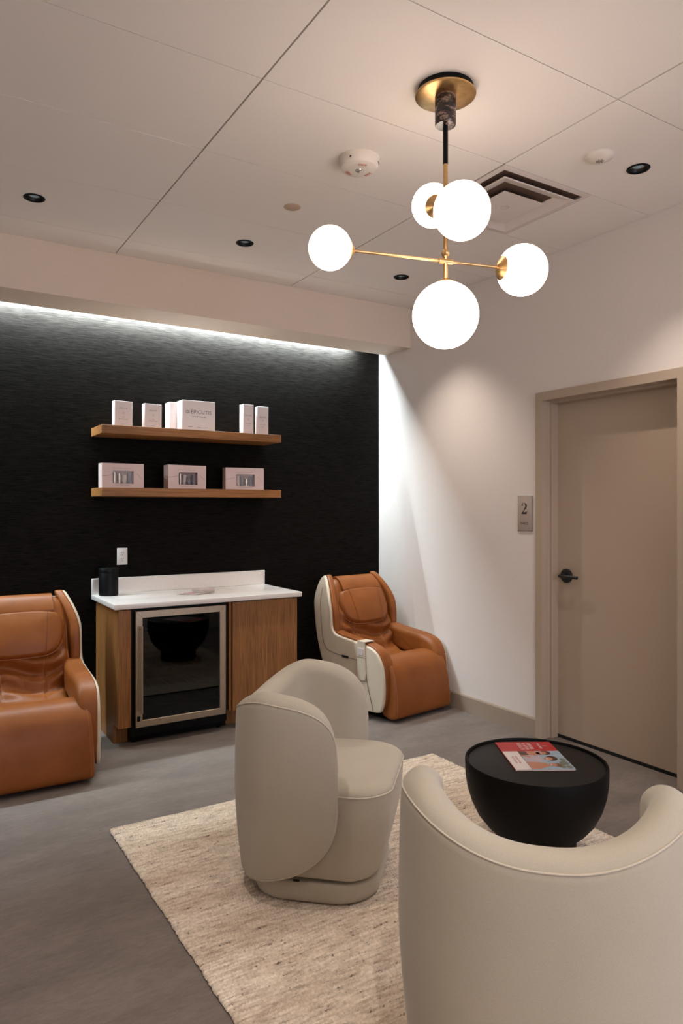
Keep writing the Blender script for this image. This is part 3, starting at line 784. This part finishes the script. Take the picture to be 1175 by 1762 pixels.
# canister + leaflets
cn = thing('black_canister', 'black cylindrical canister at the left end of the counter', 'canister', (1.168, 4.795, 0.875))
lathe('body', [(0, 0.0005), (0.057, 0.0005), (0.061, 0.004), (0.062, 0.010), (0.062, 0.150), (0.060, 0.154), (0, 0.154)], 'satin', cn, 48)
lathe('lid', [(0, 0.1545), (0.0625, 0.1545), (0.063, 0.157), (0.063, 0.176), (0.060, 0.181), (0, 0.182)], 'satin', cn, 48)
zt = 0.8755
for k in range(3):
    o = box('leaflet', -0.05, 0.05, -0.07, 0.07, 0, 0.0014, 'whiteprint', None, world=False)
    o.location = (1.648+0.024*k, 4.578+0.004*k, zt+0.0015*k); o.rotation_euler = (0, 0, 0.75-0.12*k)
    top(o, ['lowest fanned leaflet, farthest left on the white counter', 'middle one of the three fanned pale leaflets on the counter', 'topmost fanned leaflet, its edge touching the booklet stack'][k], 'leaflet', 'fanned leaflets on the counter')
    box('print_panel', -0.045, 0.045, -0.02, 0.06, 0.0014, 0.0016, ['brownprint', 'lilacprint', 'pinkprint'][k], o, world=False)
for k in range(3):
    o = box('booklet', -0.062, 0.062, -0.045, 0.045, 0, 0.0068, ['page', 'whiteprint', 'page'][k], None, 0.0008, 1, world=False)
    o.location = (1.748, 4.585+0.003*k, zt+0.0046+0.0071*k); o.rotation_euler = (0, 0, 0.12+0.06*k)
    top(o, ['lowest small booklet of the stack on the white counter', 'middle small booklet of the stack on the white counter', 'top small booklet of the stack on the white counter'][k], 'booklet', 'small booklets stacked on the counter')
    box('cover', -0.0622, 0.0622, -0.0452, 0.0452, 0.0068, 0.0071, ['brownprint', 'pinkprint', 'pinkcard'][k], o, world=False)

# ------------------------------------------------------------------ rug
rg = thing('area_rug', 'cream chunky woven wool rug with dark flecks under the ivory chairs', 'rug', (1.72, 1.88, 0))
RX0, RX1, RY0, RY1 = 0.795, 2.655, 0.50, 3.245
box('backing', RX0+0.004, RX1-0.004, RY0+0.004, RY1-0.004, 0.0005, 0.005, 'rugback', rg)
def rug_mesh():
    nx, ny = 620, 840
    X = np.linspace(RX0, RX1, nx); Y = np.linspace(RY0, RY1, ny)
    XX, YY = np.meshgrid(X, Y)
    pitch = 0.0145; bead = 0.0115
    wob = 0.0012*np.sin(XX*9+YY*3)+0.0008*np.sin(XX*31+YY*11)
    q = (YY+wob)/pitch; row = np.floor(q); fr = q-row
    off = np.mod(row*0.618+0.13*np.sin(row*1.7), 1.0)
    amp = 0.55+0.45*np.mod(np.sin(row*12.9898)*43758.5, 1.0)
    b = np.abs(np.sin(PI*(XX/bead+off)))
    h = np.sin(PI*fr)**0.6*(1-0.75*amp*(1-b**0.8))
    nrow = np.sin(row*3.1)*0.0006
    blotch = 0.25*np.sin(XX*40+row*5.1)*np.sin(XX*17+row*2.3)
    Z = 0.0080+0.0072*h*(1+0.5*blotch*0.5)+nrow
    Z += rng.normal(0, 0.0003, Z.shape)
    # ragged left and right edges following the rows
    ed = 0.0018*np.sin(row*2.1+1.3*np.sin(row*0.9))+0.0015*np.sin(row*0.31)
    tl = np.clip((XX-RX0)/0.012, 0, 1); trr = np.clip((RX1-XX)/0.012, 0, 1)
    XX = XX+ed*((1-np.clip((XX-RX0)/0.1, 0, 1))-(1-np.clip((RX1-XX)/0.1, 0, 1)))
    Z = 0.005+(Z-0.005)*np.sqrt(np.clip(1-(1-tl)**2, 0, 1))*np.sqrt(np.clip(1-(1-trr)**2, 0, 1))
    o = np.array([1.72, 1.88, 0])
    V = np.stack([XX-o[0], YY-o[1], Z], -1).reshape(-1, 3)
    i = np.arange(nx*ny).reshape(ny, nx)
    Fq = np.stack([i[:-1, :-1], i[:-1, 1:], i[1:, 1:], i[1:, :-1]], -1).reshape(-1, 4)
    me = bpy.data.meshes.new('woven_pile')
    me.vertices.add(len(V)); me.vertices.foreach_set('co', V.astype(np.float32).ravel())
    me.loops.add(Fq.size); me.loops.foreach_set('vertex_index', Fq.astype(np.int32).ravel())
    me.polygons.add(len(Fq)); me.polygons.foreach_set('loop_start', np.arange(0, Fq.size, 4, dtype=np.int32))
    me.update(calc_edges=True); me.polygons.foreach_set('use_smooth', np.ones(len(Fq), bool))
    me.update(); return me
rp = link('woven_pile', rug_mesh(), rg, 'rug'); rp['kind'] = 'stuff'
RZ = 0.0168

# ------------------------------------------------------------------ barrel chairs (local front = -Y)
def barrel_chair(loc, rz, label):
    t = thing('barrel_chair', label, 'armchair', loc, rz, 'ivory upholstered barrel chairs on the rug')
    # --- wrap-around back shell
    A, B, EXT = 0.3494, 0.2702, 0.1837
    def plan(s):
        arc = 0.5*PI*(A+B)/2*1.03; L = arc+EXT; q = abs(s)*L
        if q <= arc:
            a = q/arc*PI/2; n_ = 2.35
            c, sn = abs(math.cos(a)), abs(math.sin(a))
            x = A*sn**(2/n_); y = B*c**(2/n_)
            nx, ny = sn**(2-2/n_)/A, c**(2-2/n_)/B
            l = math.hypot(nx, ny); nx, ny = nx/l, ny/l
        else:
            d = q-arc; x = A-0.81*d*d; y = -d; l = math.hypot(1, 1.62*d); nx, ny = 1.0/l, -1.62*d/l
        sg_ = 1 if s >= 0 else -1
        return Vector((sg_*x, y, 0)), Vector((-sg_*nx, -ny, 0))
    NS = 110
    V, F = [], []
    zmid, zb_, zarm, zback = 0.398, 0.050, 0.770, 0.679
    ss = [0.6*math.sin(PI/2*(-1+2*i/NS))+0.4*(-1+2*i/NS) for i in range(NS+1)]
    rim = []; rimlow = []
    for s in ss:
        a = min(abs(s), 0.9997)
        q = min(a/0.62, 1); q = q*q*(3-2*q); zt_ = zback+(zarm-zback)*q
        ztop = zmid+(zt_-zmid)*(1-a**5.69)**(1.1/5.69)
        zbot = zmid-(zmid-zb_)*(1-a**3.24)**(1.1/3.24)
        T = 0.098*(1-a**12)**0.5+0.006
        P, N = plan(s)
        hh = (ztop-zbot)/2; rr_ = min(T/2, hh)
        ring = []
        def pt(u, zz):
            tp = 1-0.07*max(0, (0.42-zz)/0.36)**1.6
            return (P.x*tp+N.x*(T/2+u), P.y*tp+N.y*(T/2+u), zz)
        for k in range(9):                                   # outer face, bottom to top
            f = k/8; ring.append(pt(-T/2-0.006*math.sin(PI*f), zbot+rr_*0.6+(ztop-zbot-rr_*1.6)*f))
        for k in range(1, 14):                               # roll over the top
            ph = PI-PI*k/14; ring.append(pt(T/2*math.cos(ph), ztop-rr_+rr_*math.sin(ph)))
        for k in range(9):
            f = 1-k/8; ring.append(pt(T/2, zbot+rr_*0.6+(ztop-zbot-rr_*1.6)*f))
        for k in range(1, 8):
            ph = PI*k/8; ring.append(pt(T/2*math.cos(ph), zbot+rr_*0.6-rr_*0.6*math.sin(ph)))
        NL = len(ring)
        V += ring
        ph = PI-math.radians(24); rim.append(pt(T/2*math.cos(ph)-0.001, ztop-rr_+rr_*math.sin(ph)))
        ph = PI-math.radians(30); rimlow.append(pt(T/2*math.cos(ph)-0.001, zbot+rr_*0.6-rr_*0.6*math.sin(ph)))
    m = len(ss)
    for j in range(m-1):
        for i in range(NL):
            k = (i+1) % NL
            F.append((j*NL+i, j*NL+k, (j+1)*NL+k, (j+1)*NL+i))
    F.append(tuple(range(NL))); F.append(tuple((m-1)*NL+i for i in range(NL)))
    sh = mesh('back_shell', V, F, 'ivory', t, smooth=179)
    tube('piping', rim, 0.0026, 'ivorypipe', sh, 8)
    tube('piping', rimlow, 0.0020, 'ivorypipe', sh, 8)
    # --- seat body
    def rrect(hx, yf, yb, r, n=12):
        P = []
        for (cx, cy, a0) in ((hx-r, yb-r, 0), (-hx+r, yb-r, PI/2), (-hx+r, -yf+r, PI), (hx-r, -yf+r, 1.5*PI)):
            for i in range(n+1):
                a = a0+PI/2*i/n; P.append((cx+r*math.cos(a), cy+r*math.sin(a)))
        # bowed front: push the middle of the front out a little
        out = []
        for x, y in P:
            if y < -yf+r: y -= 0.020*(1-(x/hx)**2)*min(1, (-yf+r-y)/r)
            out.append((x, y))
        return out
    def loft(name, levels, mat, cap=True, dens=0):
        V, F = [], []; n = None
        for P, zz in levels:
            n = len(P); V += [(x, y, zz if not callable(zz) else zz(x, y)) for x, y in P]
        for j in range(len(levels)-1):
            for i in range(n):
                k = (i+1) % n; F.append((j*n+i, j*n+k, (j+1)*n+k, (j+1)*n+i))
        F.append(tuple(range(n))); F.append(tuple((len(levels)-1)*n+i for i in range(n)))
        return mesh(name, V, F, mat, t, smooth=60)
    body = []
    for k in range(15):
        f = k/14; zz = 0.092+(0.402-0.092)*f
        sc = 0.94+0.06*math.sin(f*PI/2*1.05); sy = 0.865+0.135*math.sin(f*PI/2*1.02)
        r_ = 0.150
        ins = 0.012*(max(0, 1-f/0.08)**2)
        P = [(x*sc*(1-ins*2), y*(sy if y < 0 else sc)*(1-ins*2)) for x, y in rrect(0.286, 0.344, 0.215, 0.118)]
        body.append((P, zz))
    sb = loft('seat_base', body, 'ivory')
    topl = []
    base = rrect(0.286, 0.344, 0.215, 0.118)
    for k in range(13):
        a = k/12*PI/2
        sc = 1-0.16*(1-math.cos(a)) if k < 12 else 0.84
        topl.append(([(x*sc*1.004, (y)*sc*1.004) for x, y in base], 0.403+0.034*math.sin(a)))
    for q in (0.7, 0.5, 0.3, 0.1):
        topl.append(([(x*q, y*q) for x, y in base], 0.437+0.006*(1-(q/0.84)**2)))
    sc_ = loft('seat_cushion', topl, 'ivory')
    tube('piping', [(x*1.003, y*1.003, 0.403) for x, y in base], 0.0032, 'ivorypipe', sc_, 8, closed=True)
    # --- swivel plinth
    pl = []
    for k in range(9):
        a = -PI/2+PI*k/8
        ins = 0.016*(1-math.cos(a)); zz = 0.040-0.0145*0+0.036*math.sin(a)+0.0
        P = [(x*(1-ins*2.5), y*(1-ins*2.5)) for x, y in rrect(0.268, 0.288, 0.175, 0.14)]
        pl.append((P, max(0.001, zz-0.002)))
    loft('plinth', pl, 'ivory')
    lathe('swivel_ring', [(0, 0.07), (0.205, 0.07), (0.205, 0.094), (0, 0.094)], 'dark', t, 48)
    box('fabric_tab', -0.002, 0.002, -0.012, 0.012, 0, 0.006, 'satin', t, world=False).location = (-0.272, -0.02, 0.079)
    return t
barrel_chair((1.3923, 2.4801, RZ), 0.811, 'ivory fabric barrel chair seen from its side, in front of the oak cabinet')
barrel_chair((1.3663, 1.248, RZ), 2.3577, 'ivory fabric barrel chair seen from behind in the right foreground')

# ------------------------------------------------------------------ bowl table and magazine
TX, TY, TZ = 2.251, 2.083, 0.400
bt = thing('bowl_table', 'round matte black bowl-shaped coffee table with a tray top', 'coffee table', (TX, TY, RZ))
h = TZ-RZ
lathe('bowl', [(0, 0.075), (0.150, 0.078), (0.172, 0.088), (0.206, 0.118), (0.240, 0.160), (0.265, 0.212), (0.281, 0.265), (0.2885, 0.315), (0.290, h-0.006), (0.2885, h-0.001), (0.286, h), (0.282, h-0.001), (0.2795, h-0.005), (0.279, h-0.012), (0.24, h-0.0125), (0, h-0.0125)], 'table', bt, 96)
lathe('tray', [(0, h-0.0124), (0.273, h-0.0124), (0.2755, h-0.0105), (0.273, h-0.0095), (0, h-0.0095)], 'tray', bt, 80)
lathe('foot_ring', [(0, 0.0), (0.160, 0.0), (0.163, 0.003), (0.163, 0.088), (0, 0.088)], 'table', bt, 64)
# magazine: right = reading direction (left edge of cover -> right edge), up = top of cover
tzm = TZ-0.0095+0.0003
P0 = Vector((2.286, 2.357, 0)); ksc = (1.45-tzm)/(1.45-0.384)
mgTL, mgTR, mgBL = [Vector((a*ksc, b*ksc, 0)) for a, b in ((2.286, 2.357), (2.518, 2.223), (2.111, 2.059))]
upv = (mgTR-mgTL).normalized(); rtv = (mgBL-mgTL); rtv = (rtv-upv*rtv.dot(upv)).normalized()
HH = (mgTR-mgTL).length; WW = (mgBL-mgTL).length
HH, WW = 0.246, 0.336
mgo = mgTL
ang = math.atan2(rtv.y, rtv.x)
mg = thing('magazine', 'glossy magazine with a red band and people photo on the black table', 'magazine', (mgo.x, mgo.y, tzm), 0)
R3, U3 = Vector((rtv.x, rtv.y, 0)), Vector((upv.x, upv.y, 0))
def slab(name, a0, a1, b0, b1, z0, z1, mat):
    V = [tuple(R3*a+U3*b+Vector((0, 0, zz))) for zz in (z0, z1) for a, b in ((a0, b0), (a1, b0), (a1, b1), (a0, b1))]
    return mesh(name, V, [(0, 1, 2, 3), (4, 5, 6, 7), (0, 1, 5, 4), (1, 2, 6, 5), (2, 3, 7, 6), (3, 0, 4, 7)], mat, mg)
slab('pages', 0.001, WW-0.001, 0.001, HH-0.001, 0.0006, 0.0056, 'page')
slab('back_cover', 0, WW, 0, HH, 0, 0.0006, 'red')
slab('spine', 0, WW, -0.0006, 0.0008, 0.0, 0.0062, 'red')
cv = slab('front_cover', 0, WW, 0, HH, 0.0056, 0.0062, 'whiteprint')
def flat(polys, mat, lvl, name='print'):
    V, F = [], []
    for P in polys:
        n = len(V); V += [tuple(R3*(a*WW)+U3*(b*HH)+Vector((0, 0, 0.0062+0.00008*lvl))) for a, b in P]; F.append(tuple(range(n, n+len(P))))
    me = bpy.data.meshes.new(name); me.from_pydata(V, [], F); o = link(name, me, cv, mat)
    b = bmesh.new(); b.from_mesh(me)
    for f in b.faces:
        f.normal_update()
        if f.normal.z < 0: f.normal_flip()
    b.to_mesh(me); b.free(); return o
def ell(cx, cy, rx, ry, a=0, n=18):
    return [(cx+rx*math.cos(2*PI*i/n)*math.cos(a)-ry*math.sin(2*PI*i/n)*math.sin(a), cy+rx*math.cos(2*PI*i/n)*math.sin(a)+ry*math.sin(2*PI*i/n)*math.cos(a)) for i in range(n)]
flat([[(0, 0), (0.36, 0), (0.36, 1), (0, 1)]], 'red', 1, 'red_band')
flat([[(0.36, 0.27), (1, 0.27), (1, 1), (0.36, 1)]], 'skyprint', 1, 'photo_print')
flat([ell(0.80, .90, .07, .08), ell(.90, .82, .07, .06), ell(.68, .93, .05, .05), ell(.93, .93, .05, .05)], 'greenprint', 2)
flat([[(0.36, 0.27), (0.56, 0.27), (0.52, 0.44), (0.36, 0.42)]], 'brownprint', 2)
flat([[(0.36, 0.40), (0.54, 0.44), (0.50, 0.62), (0.42, 0.66), (0.36, 0.56)], ell(0.44, 0.66, 0.055, 0.09)], 'skin', 3)
flat([ell(0.43, 0.74, 0.075, 0.085), [(0.36, 0.30), (0.47, 0.28), (0.50, 0.40), (0.38, 0.42)]], 'hairprint', 4)
flat([ell(0.44, 0.69, 0.045, 0.062)], 'skin', 5)
flat([[(0.52, 0.30), (0.76, 0.28), (0.76, 0.46), (0.70, 0.60), (0.56, 0.60), (0.50, 0.46)]], 'lilacprint', 5)
flat([ell(0.63, 0.76, 0.085, 0.10)], 'hairprint', 6)
flat([ell(0.64, 0.70, 0.050, 0.075)], 'skin', 7)
flat([[(0.74, 0.28), (0.98, 0.28), (0.98, 0.42), (0.90, 0.62), (0.78, 0.60)], [(0.5, .27), (.52, .27), (.60, .40), (.56, .44)]], 'skin', 6)
flat([ell(0.86, 0.76, 0.06, 0.06)], 'brownprint', 8)
flat([ell(0.85, 0.69, 0.050, 0.070)], 'skin', 9)
flat([[(0.60, .685), (.68, .685), (.665, .665), (.615, .665)], [(0.42, .665), (.47, .665), (.46, .65), (.43, .65)], [(0.82, .665), (.88, .665), (.87, .65), (.83, .65)]], 'whiteprint', 10)
lv = lettering([('BEFORE', 0.0225, 0.18*WW, .575*HH), ('& AFTER', 0.0225, 0.18*WW, .485*HH), ('RESULTS', 0.0225, 0.18*WW, .395*HH)], (0, 0, 0.0066), R3, U3, 'whiteprint', cv)
lettering([('S', 0.026, 0.17*WW, .83*HH), ('WELLNESS', 0.015, 0.17*WW, .745*HH), ], (0, 0, 0.0066), R3, U3, 'whiteprint', cv)
lettering([('BOOK YOUR', 0.014, 0.66*WW, .17*HH), ('VISIT TODAY', 0.014, 0.66*WW, .11*HH)], (0, 0, 0.0066), R3, U3, 'pinkprint', cv)

# ------------------------------------------------------------------ massage chairs (local front = -Y)
def massage_chair(loc, rz, label):
    t = thing('massage_chair', label, 'massage chair', loc, rz, 'tan leather massage chairs by the black wall')
    YZ = lambda u, v, x: (x, u, v)
    # base
    box('base', -0.25, 0.25, -0.30, 0.30, 0.001, 0.10, 'satin', t, 0.015, 2, world=False)
    # outer cream shells + brown arm pads + wings, both sides
    side = [(-0.292, 0.058), (-0.340, 0.100), (-0.357, 0.200), (-0.352, 0.330), (-0.332, 0.405), (-0.285, 0.468), (-0.200, 0.500), (-0.060, 0.516), (0.080, 0.530), (0.150, 0.545), (0.180, 0.585),
            (0.190, 0.680), (0.208, 0.760), (0.258, 0.850), (0.312, 0.915), (0.348, 0.944), (0.378, 0.925), (0.392, 0.850), (0.388, 0.720), (0.368, 0.560), (0.330, 0.420), (0.275, 0.290), (0.220, 0.180), (0.150, 0.075), (-0.050, 0.052)]
    for sx in (-1, 1):
        def mp(u, v, x, sx=sx):
            # shells lean inward towards the top
            xx = x-0.068*max(0, (v-0.74)/0.20)**1.5-0.010*max(0, (-0.25-u)/0.11)**2
            return (sx*xx, u, v)
        sp = puff('side_shell', side, 0.318, 0.338, 0.002, 0.013, mp, 'cream', t, n=110)
        # seams on the cream panel
        def onp(P, sx=sx):
            q = smooth_open(P, 40); return [Vector(mp(u, v, 0.3383)) for u, v in q]
        tube('seam', onp([(0.318, 0.86), (0.305, 0.711), (0.285, 0.52), (0.248, 0.430), (0.17, 0.405), (0.077, 0.396), (-0.10, 0.390), (-0.159, 0.389), (-0.178, 0.36), (-0.205, 0.24), (-0.263, 0.061)]), 0.0017, 'creamseam', sp, 6)
        if sx < 0:
            boxes('handle_slot', [(-0.3415, -0.337, -0.008, 0.060, 0.385, 0.402)], 'dark', sp, world=False)
        # brown arm pad
        arm = [(-0.290, 0.075), (-0.338, 0.105), (-0.362, 0.200), (-0.359, 0.330), (-0.339, 0.412), (-0.290, 0.478), (-0.202, 0.512), (-0.060, 0.530), (0.080, 0.544), (0.170, 0.556), (0.22, 0.52), (0.21, 0.40), (0.0, 0.36), (-0.14, 0.33), (-0.215, 0.24), (-0.245, 0.09)]
        def mpa(u, v, x, sx=sx):
            d = 0.018*max(0, (v-0.46)/0.09)
            return (sx*(x-0.010*max(0, (-0.25-u)/0.11)**2), u, v)
        ap = puff('armrest', arm, 0.218, 0.3225, 0.040, 0.010, mpa, 'leather', t, n=96, steps=8)
        def ons(P, x, sx=sx): return [Vector((sx*x, u, v)) for u, v in smooth_open(P, 30)]
        tube('seam', [Vector((sx*x, u, v)) for x, u, v in smooth_open([(0.2205, 0.10, 0.500), (0.2205, 0.0, 0.490), (0.2205, -0.12, 0.468), (0.2205, -0.22, 0.440)], 24)], 0.0022, 'leatherpipe', ap, 6)
        tube('seam', [Vector((sx*x, u, v)) for x, u, v in smooth_open([(0.235, -0.292, 0.385), (0.252, -0.318, 0.402), (0.275, -0.331, 0.408), (0.300, -0.3305, 0.409), (0.318, -0.322, 0.408)], 24)], 0.0013, 'seam', ap, 6)
        # wing beside the head
        wing = [(0.165, 0.520), (0.158, 0.620), (0.166, 0.700), (0.192, 0.770), (0.243, 0.856), (0.300, 0.922), (0.342, 0.950), (0.368, 0.925), (0.378, 0.83), (0.372, 0.66), (0.34, 0.52), (0.22, 0.48)]
        def mpw(u, v, x, sx=sx):
            return (sx*(x-0.068*max(0, (v-0.74)/0.20)**1.5), u, v)
        wg = puff('wing', wing, 0.268, 0.3215, 0.024, 0.012, mpw, 'leather', t, n=84, steps=7)
    # rear cover
    rear = [(0.30, 0.10), (0.36, 0.40), (0.395, 0.60), (0.405, 0.78), (0.385, 0.88), (0.345, 0.915), (0.33, 0.86), (0.33, 0.60), (0.28, 0.35), (0.20, 0.10)]
    puff('rear_cover', rear, -0.30, 0.30, 0.03, 0.03, lambda u, v, x: (x*(1-0.22*max(0, (v-0.74)/0.20)**1.5), u, v), 'cream', t, n=60)
    # --- back cushion with wrinkles: rings from seat to top
    path = smooth_open([(-0.160, 0.365), (-0.03, 0.372), (0.055, 0.395), (0.110, 0.460), (0.150, 0.560), (0.190, 0.680), (0.228, 0.790), (0.262, 0.868), (0.292, 0.905), (0.330, 0.915), (0.362, 0.900)], 120)
    V, F = [], []; NX = 84
    def wr(x, s, z_):
        # wrinkles strongest in the lumbar zone
        g_ = math.exp(-((s-0.44)/0.19)**2)
        w1 = math.sin(46*s+4.0*math.cos(9*x)+120*x*x+1.5*math.sin(17*x))*math.exp(-((abs(x)-0.06)/0.10)**2)
        w2 = math.sin(52*s-30*abs(x)+1.3)*math.exp(-((abs(x)-0.19)/0.06)**2)
        w3 = math.sin(23*s+9*x+2)
        chan = -0.006*math.exp(-((abs(x)-0.115)/0.010)**2)-0.005*math.exp(-((x)/0.012)**2)*0.4
        return g_*(0.0190*w1+0.0170*w2+0.0110*w3)+chan*min(1, g_*1.6+0.15)
    m = len(path)
    for i, (u, v) in enumerate(path):
        a = path[max(i-1, 0)]; b = path[min(i+1, m-1)]
        tt = (b-a)/np.linalg.norm(b-a); nn = np.array([-tt[1], tt[0]])   # forward/up normal
        if nn[0] > 0 and i > 20 and v < 0.9: nn = nn
        s = i/(m-1)
        hw = 0.235 if s < 0.25 else 0.235+0.030*min(1, (s-0.25)/0.2)
        hw -= 0.055*max(0, (s-0.72)/0.28)**1.8
        if s > 0.93: hw -= 0.05*((s-0.93)/0.07)**2
        for k in range(NX+1):
            x = -hw+2*hw*k/NX
            e = abs(x)/hw
            off = -0.030*max(0, (e-0.80)/0.20)**2.2 + 0.012*(1-e*e) + wr(x, s, v)
            # front hollow: bucket shape
            off += -0.012*math.cos(e*PI/2)
            V.append((x, u+nn[0]*off, v+nn[1]*off))
    nb = len(V)
    for i, (u, v) in enumerate(path):
        hw = 0.235
        a = path[max(i-1, 0)]; b = path[min(i+1, m-1)]
        tt = (b-a)/np.linalg.norm(b-a); nn = np.array([-tt[1], tt[0]])
        for x in (-0.20, 0.20): V.append((x, u-nn[0]*0.055, v-nn[1]*0.055))
    for i in range(m-1):
        for k in range(NX):
            p = i*(NX+1)+k; F.append((p, p+1, p+NX+2, p+NX+1))
        l0, r0, l1, r1 = nb+2*i, nb+2*i+1, nb+2*i+2, nb+2*i+3
        F += [(i*(NX+1), (i+1)*(NX+1), l1, l0), (i*(NX+1)+NX, r0, r1, (i+1)*(NX+1)+NX), (l0, l1, r1, r0)]
    F.append(tuple(range(NX+1))+(nb+1, nb)); F.append(tuple((m-1)*(NX+1)+k for k in range(NX, -1, -1))+(nb+2*m-2, nb+2*m-1))
    bc = mesh('back_cushion', V, F, 'leather', t, smooth=70)
    for sx in (-1, 1):
        E = [Vector(V[i*(NX+1)+(NX-2 if sx > 0 else 2)]) for i in range(34, m-10, 2)]
        tube('piping', E, 0.0028, 'leatherpipe', bc, 6)
        tube('seam', [Vector(V[i*(NX+1)+int(NX/2+sx*NX*0.215)])+Vector((0, -0.0012, 0.0006)) for i in range(24, 92, 2)], 0.0016, 'leatherpipe', bc, 6)
        # slanted seam low on the back and upper one beside the pillow
        for (i0, k0, i1, k1) in ((50, 1.0, 44, 0.55), (78, 1.0, 73, 0.70)):
            pts = []
            for q in range(13):
                f = q/12; ii = i0+(i1-i0)*f; kk = k0+(k1-k0)*f
                kx = int(round((NX/2)+sx*kk*(NX/2-2))); p = Vector(V[int(round(ii))*(NX+1)+kx]); pts.append(p+Vector((0, -0.0005, 0.0005)))
            tube('seam', [Vector(p) for p in smooth_open([tuple(p) for p in pts[::3]], 14)], 0.0016, 'seam', bc, 6)
    # --- head pillow
    pil = [(-0.232, 0.055), (-0.236, 0.0), (-0.215, -0.080), (-0.165, -0.132), (-0.080, -0.150), (0.080, -0.150), (0.165, -0.132), (0.215, -0.080), (0.236, 0.0), (0.232, 0.055), (0.205, 0.105), (0.120, 0.118), (0, 0.121), (-0.120, 0.118), (-0.205, 0.105)]
    O = Vector((0, 0.182, 0.735)); ud = Vector((0, 0.40, 0.92)).normalized(); nd = Vector((0, -0.92, 0.40)).normalized()
    def mpp(u, v, d):
        q = O+Vector((u, 0, 0))+ud*v+nd*(d*(1.0)-0.02)
        q += nd*(-0.10*(abs(u)/0.24)**2.5*0.20)
        return q
    # domed pillow: concentric rings of the outline
    P = smooth_closed(pil, 96); V, F = [], []
    rings = [(1, -0.012), (1.0, 0.0)]+[(1-0.13*(1-math.cos(a)), 0.040*math.sin(a)) for a in np.linspace(0.12, PI/2, 8)]+[(q, 0.040+0.016*(1-(q/0.87)**2)) for q in (0.75, 0.55, 0.35, 0.15)]
    for sc, d in rings:
        V += [mpp(u*sc, v*sc, d) for u, v in P]
    n = len(P)
    for j in range(len(rings)-1):
        for i in range(n):
            k = (i+1) % n; F.append((j*n+i, j*n+k, (j+1)*n+k, (j+1)*n+i))
    F.append(tuple(range(n))); F.append(tuple((len(rings)-1)*n+i for i in range(n)))
    hp = mesh('head_pillow', V, F, 'leather', t, smooth=60)
    tube('piping', [mpp(u*1.004, v*1.004, 0.003) for u, v in P[::2]], 0.0036, 'leatherpipe', hp, 8, closed=True)
    for sx in (-1, 1):
        pts = []
        for q in range(15):
            v = 0.108-0.250*q/14; x = sx*(0.145+0.022*math.sin(PI*q/14)*0-0.02*(q/14))
            rr_ = min(1.0, max(abs(x)/0.232, abs(v+0.015)/0.14)); d = 0.040+0.016*(1-(rr_/0.87)**2) if rr_ < 0.87 else 0.040*math.sqrt(max(0, 1-((rr_-0.87)/0.13)**2))
            pts.append(mpp(x, v, max(d, 0.006)+0.0008))
        tube('seam', pts, 0.0013, 'seam', hp, 6)
    # pillow flap going over the top
    puff('pillow_flap', [(0.222, 0.842), (0.250, 0.888), (0.288, 0.924), (0.330, 0.934), (0.378, 0.916), (0.370, 0.900), (0.330, 0.918), (0.296, 0.906), (0.262, 0.875), (0.236, 0.838)], -0.185, 0.185, 0.005, 0.005, YZ, 'leather', t, n=60)
    # --- leg rest
    leg = [(-0.120, 0.392), (-0.185, 0.414), (-0.255, 0.420), (-0.320, 0.403), (-0.372, 0.350), (-0.402, 0.270), (-0.418, 0.180), (-0.425, 0.090), (-0.420, 0.042), (-0.398, 0.022), (-0.350, 0.020), (-0.29, 0.05), (-0.262, 0.15), (-0.235, 0.28), (-0.175, 0.350), (-0.12, 0.372)]
    def mpl(u, v, x):
        f = 0.045*max(0, (0.42-v)/0.4)          # slightly wider at the bottom
        return (x*(1+f), u, v)
    def dsp(q, u, v, x):
        return q
    lg = puff('leg_rest', leg, -0.278, 0.278, 0.022, 0.022, mpl, 'leather', t, n=120, mid=8, steps=7)
    for sx in (-1, 1):
        sm_ = smooth_open([(-0.150, 0.4065), (-0.20, 0.417), (-0.255, 0.4205), (-0.320, 0.4035), (-0.3725, 0.350), (-0.403, 0.270), (-0.419, 0.180), (-0.426, 0.090), (-0.421, 0.043)], 44)
        tube('seam', [Vector((sx*0.257*(1+0.045*max(0, (0.42-v)/0.4)), u, v)) for u, v in sm_], 0.0016, 'leatherpipe', lg, 6)
    # dark frame inside between leg rest and sides
    box('inner_frame', -0.255, 0.255, -0.235, 0.10, 0.10, 0.345, 'satin', t, 0.01, 1, world=False)
    # remote pocket over the left arm
    pk = [(-0.108, 0.527), (-0.106, 0.40), (-0.104, 0.285), (-0.112, 0.262), (-0.150, 0.255), (-0.188, 0.262), (-0.192, 0.30), (-0.188, 0.42), (-0.186, 0.521)]
    po = mesh('remote_pocket', [(xx, u, v) for xx in (-0.3475, -0.3385) for u, v in pk], [tuple(range(9)), tuple(range(9, 18))]+[(i, (i+1) % 9, 9+(i+1) % 9, 9+i) for i in range(9)], 'cream', t)
    b = bmesh.new(); b.from_mesh(po.data); bmesh.ops.bevel(b, geom=list(b.edges), offset=0.002, segments=2, affect='EDGES'); b.to_mesh(po.data); b.free()
    box('strap', -0.3475, -0.255, -0.187, -0.108, 0.524, 0.5275, 'cream', po, world=False)
    boxes('stitching', [(-0.3482, -0.3472, -0.188, -0.107, 0.415, 0.418)], 'creamseam', po, world=False)
    box('remote', -0.352, -0.3476, -0.172, -0.122, 0.432, 0.482, 'whiteprint', po, 0.002, 1, world=False)
    return t
massage_chair((3.03, 4.30, 0), math.radians(9), 'tan leather massage chair in the corner beside the white wall')
massage_chair((0.59, 4.28, 0), math.radians(-1), 'tan leather massage chair cut by the left edge, beside the oak cabinet')
